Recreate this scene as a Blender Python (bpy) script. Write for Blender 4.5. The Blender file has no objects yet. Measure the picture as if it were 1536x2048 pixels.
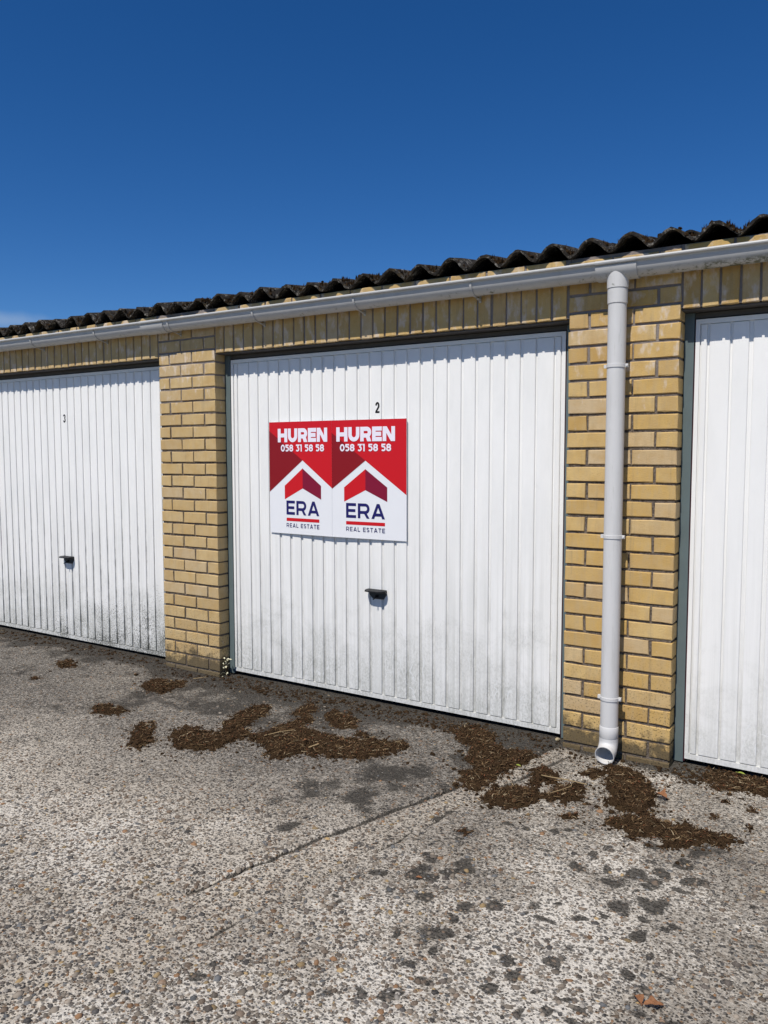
import bpy, math, random
import numpy as np
from mathutils import Vector, Matrix

random.seed(7)
rng = np.random.default_rng(7)
R_ = math.radians
sc = bpy.context.scene
col = sc.collection

# ------------------------------------------------------------------ camera
cam_d = bpy.data.cameras.new('camera')
cam = bpy.data.objects.new('camera', cam_d)
col.objects.link(cam)
sc.camera = cam
YAW, PIT, ROL = 0.56438678, -0.0737836, -0.00134134
fwd = Vector((-math.sin(YAW) * math.cos(PIT), math.cos(YAW) * math.cos(PIT), math.sin(PIT)))
right = Vector((math.cos(YAW), math.sin(YAW), 0))
up = right.cross(fwd)
r2 = right * math.cos(ROL) + up * math.sin(ROL)
u2 = -right * math.sin(ROL) + up * math.cos(ROL)
m = Matrix((r2, u2, -fwd)).transposed().to_4x4()
m.translation = Vector((0.752549, -3.542673, 1.387557))
cam.matrix_world = m
cam_d.sensor_fit = 'HORIZONTAL'
cam_d.sensor_width = 36.0
cam_d.lens = 36.0 * 1575.8 / 1536.0
cam_d.clip_start = 0.05
cam_d.clip_end = 2000.0

# ------------------------------------------------------------------ sky, sun, exposure
SUN = Vector((-0.04, -1.0, 1.48)).normalized()       # towards the sun
elev = math.asin(SUN.z)
azim = math.atan2(SUN.x, SUN.y)
w = bpy.data.worlds.new('World')
sc.world = w
w.use_nodes = True
nt = w.node_tree
bg = nt.nodes['Background']
sky = nt.nodes.new('ShaderNodeTexSky')
sky.sky_type = 'NISHITA'
sky.sun_disc = False
sky.sun_elevation = elev
sky.sun_rotation = azim
sky.altitude = 0.0
sky.air_density = 0.75
sky.dust_density = 0.0
sky.ozone_density = 6.0
hsv = nt.nodes.new('ShaderNodeHueSaturation')        # clear-day blue, the whole dome alike
hsv.inputs['Saturation'].default_value = 1.25
hsv.inputs['Hue'].default_value = 0.506
nt.links.new(sky.outputs[0], hsv.inputs['Color'])
# one thin wisp of cloud low over the roof
tc = nt.nodes.new('ShaderNodeTexCoord')
cdir = (r2 * ((10 - 768) / 1575.8) - u2 * ((640 - 1024) / 1575.8) + fwd).normalized()
sub = nt.nodes.new('ShaderNodeVectorMath'); sub.operation = 'SUBTRACT'
nt.links.new(tc.outputs['Generated'], sub.inputs[0]); sub.inputs[1].default_value = cdir
mul = nt.nodes.new('ShaderNodeVectorMath'); mul.operation = 'MULTIPLY'
nt.links.new(sub.outputs[0], mul.inputs[0]); mul.inputs[1].default_value = (15.0, 15.0, 75.0)
cn = nt.nodes.new('ShaderNodeTexNoise'); cn.inputs['Scale'].default_value = 26.0; cn.inputs['Detail'].default_value = 5.0
nt.links.new(tc.outputs['Generated'], cn.inputs['Vector'])
ln_ = nt.nodes.new('ShaderNodeVectorMath'); ln_.operation = 'LENGTH'
nt.links.new(mul.outputs[0], ln_.inputs[0])
ad = nt.nodes.new('ShaderNodeMath'); ad.operation = 'ADD'
nt.links.new(ln_.outputs['Value'], ad.inputs[0]); nt.links.new(cn.outputs['Fac'], ad.inputs[1])
cm = nt.nodes.new('ShaderNodeMapRange'); cm.interpolation_type = 'SMOOTHSTEP'
nt.links.new(ad.outputs[0], cm.inputs[0])
for i_, v_ in enumerate((1.55, 0.55, 0.0, 0.38)): cm.inputs[i_ + 1].default_value = v_
cx_ = nt.nodes.new('ShaderNodeMix'); cx_.data_type = 'RGBA'
nt.links.new(cm.outputs[0], cx_.inputs[0]); nt.links.new(hsv.outputs[0], cx_.inputs[6]); cx_.inputs[7].default_value = (4.2, 5.2, 6.6, 1.0)
nt.links.new(cx_.outputs[2], bg.inputs[0])
bg.inputs[1].default_value = 0.10

sun_d = bpy.data.lights.new('sun', 'SUN')
sun_d.energy = 5.0
sun_d.angle = R_(0.53)
sun_d.color = (1.0, 0.945, 0.855)
sun = bpy.data.objects.new('sun', sun_d)
col.objects.link(sun)
sun.location = (0, -4, 8)
sun.rotation_euler = (-SUN).to_track_quat('-Z', 'Y').to_euler()

sc.view_settings.view_transform = 'Standard'
sc.view_settings.look = 'None'
sc.view_settings.gamma = 1.0
sc.view_settings.exposure = -0.06
sc.render.engine = 'CYCLES'


# ------------------------------------------------------------------ helpers
def link(name, verts, faces, mats=None, parent=None, fm=None, smooth=False):
    me = bpy.data.meshes.new(name)
    me.from_pydata([tuple(v) for v in verts], [], faces)
    me.update()
    return link_me(name, me, mats, parent, fm, smooth)


def link_me(name, me, mats=None, parent=None, fm=None, smooth=False):
    if mats:
        for q in (mats if isinstance(mats, (list, tuple)) else [mats]):
            me.materials.append(q)
    if fm is not None:
        me.polygons.foreach_set('material_index', fm)
    if smooth:
        me.polygons.foreach_set('use_smooth', [True] * len(me.polygons))
    o = bpy.data.objects.new(name, me)
    col.objects.link(o)
    if parent:
        o.parent = parent
    return o


def inst(name, me, loc, parent=None, rot=(0, 0, 0), scale=(1, 1, 1)):
    o = bpy.data.objects.new(name, me)
    col.objects.link(o)
    o.location = loc
    o.rotation_euler = rot
    o.scale = scale
    if parent:
        o.parent = parent
    return o


def empty(name, loc=(0, 0, 0), parent=None):
    o = bpy.data.objects.new(name, None)
    o.empty_display_size = 0.1
    col.objects.link(o)
    o.location = loc
    if parent:
        o.parent = parent
    return o


def tag(o, label=None, cat=None, group=None, kind=None):
    if label: o['label'] = label
    if cat: o['category'] = cat
    if group: o['group'] = group
    if kind: o['kind'] = kind
    return o


class MB:
    """collects shapes for one mesh"""
    def __init__(s): s.v, s.f, s.m = [], [], []

    def add(s, v, f, mi=0):
        b = len(s.v)
        s.v += [tuple(x) for x in v]
        s.f += [tuple(i + b for i in q) for q in f]
        s.m += [mi] * len(f)

    def box(s, x0, x1, y0, y1, z0, z1, mi=0):
        v = [(x, y, z) for z in (z0, z1) for y in (y0, y1) for x in (x0, x1)]
        s.add(v, [(0, 2, 3, 1), (4, 5, 7, 6), (0, 1, 5, 4), (2, 6, 7, 3), (0, 4, 6, 2), (1, 3, 7, 5)], mi)

    def tube(s, pts, rad, n=16, mi=0, caps=True, hollow=0.0):
        pts = [Vector(p) for p in pts]
        rads = rad if isinstance(rad, (list, tuple)) else [rad] * len(pts)
        ring, nrm = [], None
        for i, p in enumerate(pts):
            t = (pts[min(i + 1, len(pts) - 1)] - pts[max(i - 1, 0)]).normalized()
            if nrm is None:
                nrm = t.orthogonal().normalized()
            nrm = (nrm - t * nrm.dot(t)).normalized()
            b = t.cross(nrm)
            ring.append([p + (nrm * math.cos(a) + b * math.sin(a)) * rads[i] for a in [2 * math.pi * k / n for k in range(n)]])
        v = [q for r in ring for q in r]
        f = []
        for i in range(len(pts) - 1):
            for k in range(n):
                a, b = i * n + k, i * n + (k + 1) % n
                f.append((a, b, b + n, a + n))
        if caps:
            f.append(tuple(reversed(range(n))))
            f.append(tuple(range((len(pts) - 1) * n, len(pts) * n)))
        s.add(v, f, mi)

    def build(s, name, mats, parent=None, smooth=False):
        return link(name, s.v, s.f, mats, parent, s.m, smooth)


def auto_smooth(o, ang=35):
    me = o.data
    me.polygons.foreach_set('use_smooth', [True] * len(me.polygons))
    try:
        me.set_sharp_from_angle(angle=R_(ang))
    except Exception:
        pass


# ------------------------------------------------------------------ materials
class NT:
    def __init__(s, name):
        s.mat = bpy.data.materials.new(name)
        s.mat.use_nodes = True
        s.t = s.mat.node_tree
        s.p = s.t.nodes['Principled BSDF']

    def n(s, typ, **kw):
        o = s.t.nodes.new(typ)
        for k, v in kw.items():
            setattr(o, k, v)
        return o

    def l(s, a, b): s.t.links.new(a, b)

    def val(s, inp, v):
        if hasattr(v, 'is_output'): s.l(v, inp)
        else: inp.default_value = v

    def noise(s, vec, scale, detail=4, rough=0.55, dist=0.0):
        o = s.n('ShaderNodeTexNoise')
        if vec is not None: s.l(vec, o.inputs['Vector'])
        o.inputs['Scale'].default_value = scale
        o.inputs['Detail'].default_value = detail
        o.inputs['Roughness'].default_value = rough
        o.inputs['Distortion'].default_value = dist
        return o.outputs['Fac']

    def voro(s, vec, scale, feature='F1', rnd=1.0):
        o = s.n('ShaderNodeTexVoronoi', feature=feature)
        if vec is not None: s.l(vec, o.inputs['Vector'])
        o.inputs['Scale'].default_value = scale
        o.inputs['Randomness'].default_value = rnd
        return o

    def mr(s, v, a, b, c=0.0, d=1.0, smooth=False):
        o = s.n('ShaderNodeMapRange')
        if smooth: o.interpolation_type = 'SMOOTHSTEP'
        s.val(o.inputs[0], v)
        for i, q in enumerate((a, b, c, d)): s.val(o.inputs[i + 1], q)
        return o.outputs[0]

    def math(s, op, a, b=0.0):
        o = s.n('ShaderNodeMath', operation=op)
        s.val(o.inputs[0], a)
        s.val(o.inputs[1], b)
        return o.outputs[0]

    def mix(s, f, a, b, blend='MIX'):
        o = s.n('ShaderNodeMix', data_type='RGBA', blend_type=blend)
        s.val(o.inputs[0], f)
        for i, q in ((6, a), (7, b)):
            if isinstance(q, tuple): q = (*q, 1.0) if len(q) == 3 else q
            s.val(o.inputs[i], q)
        return o.outputs[2]

    def scale(s, vec, x, y, z):
        o = s.n('ShaderNodeMapping')
        s.l(vec, o.inputs[0])
        o.inputs['Scale'].default_value = (x, y, z)
        return o.outputs[0]

    def bump(s, h, strength, dist=0.01, normal=None):
        o = s.n('ShaderNodeBump')
        s.l(h, o.inputs['Height'])
        o.inputs['Strength'].default_value = strength
        o.inputs['Distance'].default_value = dist
        if normal is not None: s.l(normal, o.inputs['Normal'])
        return o.outputs[0]

    def pos(s): return s.n('ShaderNodeNewGeometry').outputs['Position']

    def xyz(s, vec):
        o = s.n('ShaderNodeSeparateXYZ')
        s.l(vec, o.inputs[0])
        return o.outputs

    def rand(s): return s.n('ShaderNodeObjectInfo').outputs['Random']

    def attr(s, name): return s.n('ShaderNodeAttribute', attribute_name=name)

    def done(s, color=None, rough=0.6, normal=None, spec=0.3, metal=0.0):
        if color is not None:
            if isinstance(color, tuple): color = (*color, 1.0)
            s.val(s.p.inputs['Base Color'], color)
        s.val(s.p.inputs['Roughness'], rough)
        s.p.inputs['Specular IOR Level'].default_value = spec
        s.p.inputs['Metallic'].default_value = metal
        if normal is not None: s.l(normal, s.p.inputs['Normal'])
        return s.mat


def mat_brick():
    k = NT('yellow_brick')
    p = k.pos()
    z = k.xyz(p)[2]
    r = k.rand()
    base = k.mix(k.mr(r, 0, 1), (0.53, 0.345, 0.115), (0.60, 0.425, 0.185))
    r2_ = k.math('FRACT', k.math('MULTIPLY', r, 17.31))
    base = k.mix(k.mr(r2_, 0.72, 1.0, 0, 0.75), base, (0.44, 0.275, 0.095))
    r3_ = k.math('FRACT', k.math('MULTIPLY', r, 53.7))
    base = k.mix(k.mr(r3_, 0.70, 1.0, 0, 0.7), base, (0.53, 0.42, 0.29))
    base = k.mix(k.mr(k.xyz(p)[0], -1.2, -2.6, 0, 0.45), base, (0.47, 0.37, 0.225))
    # vertical drag marks and soft mottling of the fired face
    streak = k.noise(k.scale(p, 34, 34, 9), 1.0, 4, 0.65)
    base = k.mix(k.mr(streak, 0.40, 0.66, 0, 0.50), base, (0.45, 0.34, 0.20))
    mott = k.noise(p, 14, 4, 0.6)
    base = k.mix(k.mr(mott, 0.42, 0.72, 0, 0.5), base, (0.43, 0.265, 0.085))
    # pale salt bloom, commoner on some bricks and high up
    off = k.math('MULTIPLY', r, 37.0)
    cmb = k.n('ShaderNodeCombineXYZ')
    k.l(off, cmb.inputs[0]); k.l(off, cmb.inputs[1])
    add = k.n('ShaderNodeVectorMath', operation='ADD')
    k.l(p, add.inputs[0]); k.l(cmb.outputs[0], add.inputs[1])
    blo = k.noise(k.scale(add.outputs[0], 22, 22, 11), 1.0, 3, 0.6)
    lim = k.mr(z, 1.2, 2.0, 0.72, 0.52)
    bl = k.mr(k.math('SUBTRACT', blo, lim), 0.0, 0.14, 0, 0.75)
    base = k.mix(bl, base, (0.62, 0.53, 0.44))
    # pits
    pit = k.noise(p, 230, 2, 0.5)
    base = k.mix(k.mr(pit, 0.66, 0.74, 0, 0.45), base, (0.22, 0.13, 0.05))
    # splash dirt and algae on the foot courses
    d = k.noise(p, 18, 6, 0.7)
    d2 = k.noise(p, 5, 3, 0.6)
    edge = k.math('ADD', k.math('ADD', k.mr(z, 0.0, 0.26, 0.40, -0.36), d), k.math('MULTIPLY', k.math('SUBTRACT', d2, 0.5), 0.7))
    base = k.mix(k.mr(edge, 0.50, 0.66, 0, 0.88), base, (0.085, 0.068, 0.042))
    rain = k.noise(k.scale(p, 30, 30, 1.6), 1.0, 4, 0.7)
    base = k.mix(k.mr(rain, 0.56, 0.70, 0, 0.35), base, (0.27, 0.205, 0.12))
    spk = k.noise(p, 130, 3, 0.6)
    base = k.mix(k.math('MULTIPLY', k.mr(spk, 0.57, 0.62, 0, 1), k.mr(z, 0.02, 0.55, 0.95, 0.0)), base, (0.05, 0.04, 0.025))
    h = k.math('ADD', k.noise(p, 160, 4, 0.6), k.math('MULTIPLY', streak, 0.6))
    return k.done(base, 0.85, k.bump(h, 0.55, 0.003), 0.2)


def mat_mortar():
    k = NT('grey_mortar')
    p = k.pos()
    z = k.xyz(p)[2]
    n = k.noise(p, 90, 5, 0.7)
    c = k.mix(k.mr(n, 0.35, 0.65), (0.065, 0.05, 0.038), (0.20, 0.165, 0.135))
    v = k.voro(p, 190)
    c = k.mix(k.math('MULTIPLY', k.mr(v.outputs['Distance'], 0.22, 0.10, 0, 1), k.mr(k.noise(p, 60, 2), 0.55, 0.60)), c, (0.50, 0.47, 0.40))
    c = k.mix(k.mr(z, 1.55, 1.9, 0, 0.7), c, (0.30, 0.265, 0.25))
    return k.done(c, 0.95, k.bump(n, 0.9, 0.006), 0.1)


def mat_door(name, dirt, speck, cx, black=0.0):
    k = NT(name)
    p = k.pos()
    x, y, z = k.xyz(p)
    c = (0.825, 0.82, 0.805)
    soft = k.noise(k.scale(p, 9, 9, 2.2), 1.0, 5, 0.65)
    c = k.mix(k.mr(soft, 0.40, 0.75, 0, 0.35 * dirt), c, (0.60, 0.61, 0.60))
    st = k.noise(k.scale(p, 60, 60, 1.1), 1.0, 4, 0.6)
    low = k.mr(z, 0.0, 1.25, 1.0, 0.0)
    c = k.mix(k.math('MULTIPLY', k.mr(st, 0.40, 0.70, 0, 0.7 * dirt), low), c, (0.47, 0.47, 0.44))
    # grime cloud on the lower part, washed clean under the handle
    gr = k.noise(p, 5.5, 6, 0.7, 0.4)
    g = k.math('MULTIPLY', k.mr(k.math('ADD', gr, k.mr(z, 0.0, 0.75, 0.22, -0.25)), 0.42, 0.75, 0, 0.75 * dirt), 1.0)
    dx = k.math('ABSOLUTE', k.math('SUBTRACT', x, cx))
    wash = k.mr(dx, 0.022, 0.034, 0.0, 1.0)
    wash = k.math('MAXIMUM', k.math('MAXIMUM', wash, k.mr(z, 0.58, 0.60, 0, 1)), 0.45)
    fine = k.noise(k.scale(p, 1, 1, 0.6), 110, 4, 0.75)
    g = k.math('MULTIPLY', k.math('MULTIPLY', g, k.mr(fine, 0.40, 0.62, 0.32, 1.25)), wash)
    c = k.mix(g, c, (0.40, 0.405, 0.375))
    # pale scraped marks in the grime
    sm = k.n('ShaderNodeTexWave')
    k.l(p, sm.inputs[0])
    sm.inputs['Scale'].default_value = 3.0
    sm.inputs['Distortion'].default_value = 22.0
    sm.inputs['Detail'].default_value = 4.0
    sc_ = k.math('MULTIPLY', k.mr(sm.outputs['Fac'], 0.975, 1.0, 0, 0.8), k.math('MULTIPLY', k.mr(z, 0.3, 0.42, 1, 0), k.mr(gr, 0.5, 0.6)))
    c = k.mix(sc_, c, (0.76, 0.77, 0.77))
    # black mould specks, thick towards the foot
    s1 = k.noise(k.scale(p, 1, 1, 0.75), 150, 3, 0.7)
    s2 = k.noise(p, 7, 3, 0.6)
    sp = k.math('ADD', k.mr(z, 0.0, 0.85, speck, -0.20), k.math('MULTIPLY', k.math('SUBTRACT', s2, 0.5), 0.35))
    sp = k.math('ADD', sp, k.mr(x, cx - 0.9, cx + 0.9, -black, black))
    spm = k.mr(k.math('ADD', s1, sp), 0.69, 0.74, 0, 0.85)
    c = k.mix(k.math('MULTIPLY', spm, wash), c, (0.075, 0.078, 0.065))
    # dirt held in the grooves of the lower half
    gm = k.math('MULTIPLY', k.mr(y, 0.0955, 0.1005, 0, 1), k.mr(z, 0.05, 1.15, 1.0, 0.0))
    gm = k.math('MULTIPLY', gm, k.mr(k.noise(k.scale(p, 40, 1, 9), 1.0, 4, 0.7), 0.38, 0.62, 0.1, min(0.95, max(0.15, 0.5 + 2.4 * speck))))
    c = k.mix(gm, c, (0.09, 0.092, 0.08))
    return k.done(c, 0.42, k.bump(soft, 0.12, 0.02), 0.4)


def mat_plain(name, c, rough=0.5, spec=0.3, var=0.0, sc_=30.0, c2=None, bump=0.0):
    k = NT(name)
    p = k.pos()
    if var > 0:
        n = k.noise(p, sc_, 5, 0.6)
        cc = k.mix(k.mr(n, 0.35, 0.7, 0, var), c, c2 or tuple(q * 0.6 for q in c))
        return k.done(cc, rough, k.bump(n, bump, 0.003) if bump else None, spec)
    return k.done(c, rough, None, spec)


def mat_pvc(name='grey_plastic', ca=(0.605, 0.60, 0.595), cb=(0.49, 0.485, 0.465)):
    k = NT(name)
    p = k.pos()
    x, y, z = k.xyz(p)
    c = k.mix(k.mr(k.noise(k.scale(p, 14, 14, 4), 1.0, 4, 0.6), 0.4, 0.75, 0, 0.35), ca, cb)
    # drip stains on the pipe
    st = k.noise(k.scale(p, 120, 120, 7), 1.0, 4, 0.7)
    c = k.mix(k.math('MULTIPLY', k.mr(st, 0.62, 0.72, 0, 0.55), k.mr(z, 1.9, 2.05, 1, 0)), c, (0.36, 0.37, 0.34))
    c = k.mix(k.mr(k.noise(k.scale(p, 40, 40, 3.0), 1.0, 5, 0.7), 0.55, 0.75, 0, 0.4), c, (0.40, 0.39, 0.36))
    gsp = k.noise(p, 160, 3, 0.6)
    c = k.mix(k.mr(gsp, 0.68, 0.74, 0, 0.5), c, (0.30, 0.29, 0.26))
    # algae under the gutter to the right of the outlet
    al = k.math('MULTIPLY', k.mr(k.math('ADD', k.noise(p, 30, 5, 0.7), k.mr(x, -0.2, 0.35, -0.06, 0.14)), 0.52, 0.64), k.mr(z, 2.150, 2.166, 0.9, 0.0))
    al = k.math('MULTIPLY', al, k.mr(z, 2.08, 2.10, 0, 1))
    c = k.mix(al, c, (0.075, 0.08, 0.035))
    return k.done(c, 0.45, None, 0.35)


def mat_tile():
    k = NT('dark_roof_tile')
    p = k.pos()
    z = k.xyz(p)[2]
    n = k.noise(p, 45, 6, 0.7)
    c = k.mix(k.mr(n, 0.35, 0.65), (0.012, 0.011, 0.010), (0.042, 0.037, 0.032))
    li = k.noise(p, 28, 5, 0.75, 0.6)
    c = k.mix(k.mr(li, 0.55, 0.64, 0, 0.75), c, (0.28, 0.262, 0.23))
    li2 = k.noise(p, 90, 3, 0.7)
    c = k.mix(k.mr(li2, 0.64, 0.69, 0, 0.7), c, (0.33, 0.31, 0.27))
    c = k.mix(k.mr(k.noise(p, 17, 4, 0.7), 0.56, 0.62, 0, 0.8), c, (0.045, 0.032, 0.016))
    return k.done(c, 0.95, k.bump(k.noise(p, 120, 5, 0.75), 0.8, 0.006), 0.1)


def mat_concrete():
    k = NT('exposed_aggregate_concrete')
    p = k.pos()
    a = k.attr('lime').outputs['Fac']         # pale cement bloom
    b = k.attr('stain').outputs['Fac']        # dark lichen and dirt
    gcol = k.attr('warm').outputs['Fac']
    pal_ = k.attr('pale').outputs['Fac']     # paler, less dirty concrete
    flat = k.scale(p, 1, 1, 0.3)
    f1 = k.noise(flat, 120, 5, 0.7)
    f2 = k.noise(flat, 38, 4, 0.65)
    paste = k.mix(k.mr(f1, 0.36, 0.66), (0.085, 0.076, 0.065), (0.45, 0.415, 0.365))
    paste = k.mix(k.math('MULTIPLY', k.mr(f2, 0.38, 0.62), 0.55), paste, (0.095, 0.084, 0.072))
    paste = k.mix(k.math('MULTIPLY', gcol, 0.5), paste, (0.36, 0.31, 0.245))
    # stones of the aggregate
    v = k.voro(flat, 75)
    cell = k.xyz(v.outputs['Color'])
    stone = k.mix(k.mr(cell[0], 0.0, 1.0), (0.10, 0.082, 0.066), (0.31, 0.265, 0.21))
    stone = k.mix(k.mr(cell[1], 0.86, 0.9), stone, (0.30, 0.17, 0.08))
    stone = k.mix(k.mr(cell[2], 0.8, 0.84), stone, (0.06, 0.06, 0.062))
    show = k.math('MULTIPLY', k.mr(v.outputs['Distance'], 0.50, 0.36), k.mr(cell[1], 0.30, 0.34))
    c = k.mix(k.math('MULTIPLY', show, 0.8), paste, stone)
    v2 = k.voro(flat, 140)
    c2 = k.xyz(v2.outputs['Color'])
    pore = k.math('MULTIPLY', k.mr(v2.outputs['Distance'], 0.46, 0.30), k.mr(c2[0], 0.42, 0.45))
    c = k.mix(k.math('MULTIPLY', pore, 0.85), c, (0.050, 0.043, 0.036))
    # coarse wear: scoured-out hollows and pale worn paste
    f3 = k.noise(flat, 52, 4, 0.75, 0.3)
    c = k.mix(k.math('MULTIPLY', k.math('SUBTRACT', 1.0, k.math('MAXIMUM', show, pore)), k.math('MULTIPLY', pal_, 0.88)), c, (0.64, 0.575, 0.48))
    c = k.mix(k.math('MULTIPLY', k.mr(f3, 0.50, 0.40, 0, 0.62), k.mr(pal_, 0, 1, 1.0, 0.30)), c, (0.052, 0.045, 0.037))
    c = k.mix(k.mr(f3, 0.55, 0.64, 0, 0.55), c, (0.50, 0.462, 0.40))
    # lime: bright paste between the stones
    ln = k.noise(flat, 85, 5, 0.8)
    lime = k.mr(k.math('ADD', a, k.math('MULTIPLY', k.math('SUBTRACT', ln, 0.5), 1.8)), 0.40, 0.58, 0, 0.9)
    lime = k.math('MULTIPLY', lime, k.math('SUBTRACT', 1.0, k.math('MULTIPLY', k.math('MAXIMUM', show, pore), 0.75)))
    c = k.mix(lime, c, (0.70, 0.655, 0.58))
    dark = k.mr(k.math('ADD', b, k.math('MULTIPLY', k.math('SUBTRACT', f1, 0.5), 0.9)), 0.34, 0.50, 0, 0.9)
    c = k.mix(dark, c, (0.054, 0.049, 0.042))
    far = k.mr(k.xyz(p)[1], -5.6, -5.3, 1, 0)      # unseen ground behind the camera, darkened as grass to cut bounce light
    c = k.mix(far, c, (0.045, 0.06, 0.02))
    h = k.math('ADD', k.math('MULTIPLY', k.mr(v.outputs['Distance'], 0.0, 0.6, 1, 0), 1.0), k.math('MULTIPLY', f1, 1.0))
    h = k.math('SUBTRACT', h, pore)
    h = k.math('ADD', h, k.math('MULTIPLY', f3, 1.4))
    return k.done(c, 0.92, k.bump(h, 0.95, 0.008), 0.15)


def mat_pebble():
    k = NT('aggregate_pebbles')
    p = k.pos()
    a = k.attr('tone')
    n = k.noise(p, 260, 3, 0.6)
    c = k.mix(k.mr(n, 0.45, 0.75, 0, 0.35), a.outputs['Color'], (0.30, 0.27, 0.23))
    return k.done(c, 0.8, None, 0.25)


def mat_moss():
    k = NT('dry_brown_moss')
    p = k.pos()
    n = k.noise(p, 70, 5, 0.7)
    c = k.mix(k.mr(n, 0.3, 0.7), (0.013, 0.008, 0.0045), (0.070, 0.043, 0.023))
    c = k.mix(k.mr(k.noise(p, 16, 3, 0.6), 0.52, 0.68, 0, 0.5), c, (0.052, 0.034, 0.016))
    return k.done(c, 1.0, k.bump(n, 1.0, 0.012), 0.05)


def mat_fibre():
    k = NT('moss_fibres')
    return k.done(k.attr('tone').outputs['Color'], 0.97, None, 0.1)


def mat_leaf(name, c1, c2):
    k = NT(name)
    p = k.pos()
    n = k.noise(p, 90, 4, 0.65)
    return k.done(k.mix(k.mr(n, 0.35, 0.7), c1, c2), 0.7, k.bump(n, 0.4, 0.002), 0.25)


M = dict(
    brick=mat_brick(), mortar=mat_mortar(), pvc=mat_pvc(), tile=mat_tile(), conc=mat_concrete(), pebble=mat_pebble(),
    moss=mat_moss(), fibre=mat_fibre(),
    post=mat_plain('grey_green_steel', (0.115, 0.150, 0.155), 0.45, 0.4, 0.35, 9.0, (0.085, 0.108, 0.11)),
    seal=mat_plain('maroon_seal', (0.055, 0.012, 0.018), 0.5),
    steel=mat_plain('dark_lintel_steel', (0.085, 0.08, 0.076), 0.6, 0.3, 0.4, 20.0, (0.05, 0.04, 0.035)),
    black=mat_plain('black_plastic', (0.009, 0.009, 0.010), 0.5, 0.25),
    grip_shade=mat_plain('grip_shade_grey', (0.045, 0.048, 0.05), 0.55, 0.25),  # dark grey standing in for the shade below the door grip
    lock=mat_plain('worn_metal', (0.22, 0.22, 0.22), 0.35, 0.5),
    board=mat_plain('white_sign_board', (0.76, 0.77, 0.80), 0.35, 0.4, 0.15, 6.0, (0.68, 0.69, 0.71)),
    red=mat_plain('sign_red', (0.55, 0.006, 0.012), 0.35, 0.4),
    dred=mat_plain('sign_dark_red', (0.225, 0.004, 0.008), 0.35, 0.4),
    wine=mat_plain('sign_wine_red', (0.20, 0.004, 0.028), 0.35, 0.4),
    navy=mat_plain('sign_navy', (0.012, 0.010, 0.11), 0.35, 0.4),
    white=mat_plain('sign_lettering_white', (0.80, 0.76, 0.85), 0.35, 0.4),
    timber=mat_plain('dark_timber', (0.05, 0.038, 0.028), 0.9, 0.1, 0.4, 20.0),
    bleaf=mat_leaf('dry_leaf', (0.17, 0.075, 0.035), (0.30, 0.14, 0.065)),
    gleaf=mat_leaf('green_leaf', (0.20, 0.26, 0.035), (0.30, 0.33, 0.07)),
    pale=mat_leaf('pale_petal', (0.55, 0.52, 0.36), (0.70, 0.68, 0.52)),
    stone=mat_plain('sandy_stone', (0.36, 0.30, 0.19), 0.9, 0.1, 0.6, 30.0, (0.20, 0.165, 0.11), 0.5),
)
DX = {1: 1.1095, 2: -1.5985, 3: -4.3065}          # middle of each doorway
M['gut'] = mat_pvc('darkened_gutter_plastic', (0.47, 0.47, 0.465), (0.38, 0.375, 0.36))  # pipe plastic in a darker grey, making up for bright fill light
M['door1'] = mat_door('white_door_paint', 0.6, -0.09, DX[1] + 0.008)
M['door2'] = mat_door('weathered_white_door_paint', 0.9, -0.05, DX[2] + 0.008)
M['door3'] = mat_door('mouldy_white_door_paint', 1.0, 0.185, DX[3] + 0.008, 0.09)

# ------------------------------------------------------------------ ground
from math import pi


_LAT = {}


def lattice(n, seed):
    if seed not in _LAT:
        _LAT[seed] = np.random.default_rng(seed).random((n, n))
    return _LAT[seed]


def vnoise(x, y, s, seed):
    """smooth value noise in numpy, feature size s metres"""
    L = lattice(256, seed)
    X, Y = x / s, y / s
    i, j = np.floor(X).astype(int), np.floor(Y).astype(int)
    fx, fy = X - i, Y - j
    fx, fy = fx * fx * (3 - 2 * fx), fy * fy * (3 - 2 * fy)
    i0, i1, j0, j1 = i % 256, (i + 1) % 256, j % 256, (j + 1) % 256
    return (L[i0, j0] * (1 - fx) + L[i1, j0] * fx) * (1 - fy) + (L[i0, j1] * (1 - fx) + L[i1, j1] * fx) * fy


def fbm(x, y, s, seed, oct=4):
    r, a, t = 0, 1.0, 0
    for o in range(oct):
        r = r + a * vnoise(x, y, s / 2 ** o, seed + o)
        t += a
        a *= 0.55
    return r / t


JOINTS = [[(-0.50, 0.10), (-0.56, -0.22), (-0.80, -0.97), (-0.92, -1.33), (-1.06, -1.84)],
          [(-0.42, -0.10), (-0.46, -0.25), (-0.61, -0.83), (-0.69, -1.29), (-0.80, -1.71), (-0.84, -1.97)]]


def seg_dist(x, y, pl):
    d = np.full(x.shape, 9.0)
    for (x0, y0), (x1, y1) in zip(pl[:-1], pl[1:]):
        ex, ey = x1 - x0, y1 - y0
        t = np.clip(((x - x0) * ex + (y - y0) * ey) / (ex * ex + ey * ey), 0, 1)
        d = np.minimum(d, np.hypot(x - x0 - t * ex, y - y0 - t * ey))
    return d


def joint_dist(x, y):
    wx = x + (vnoise(x, y, 0.05, 50) - 0.5) * 0.014
    wy = y + (vnoise(x, y, 0.05, 51) - 0.5) * 0.014
    return seg_dist(wx, wy, JOINTS[0]), seg_dist(wx, wy, JOINTS[1])


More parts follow.
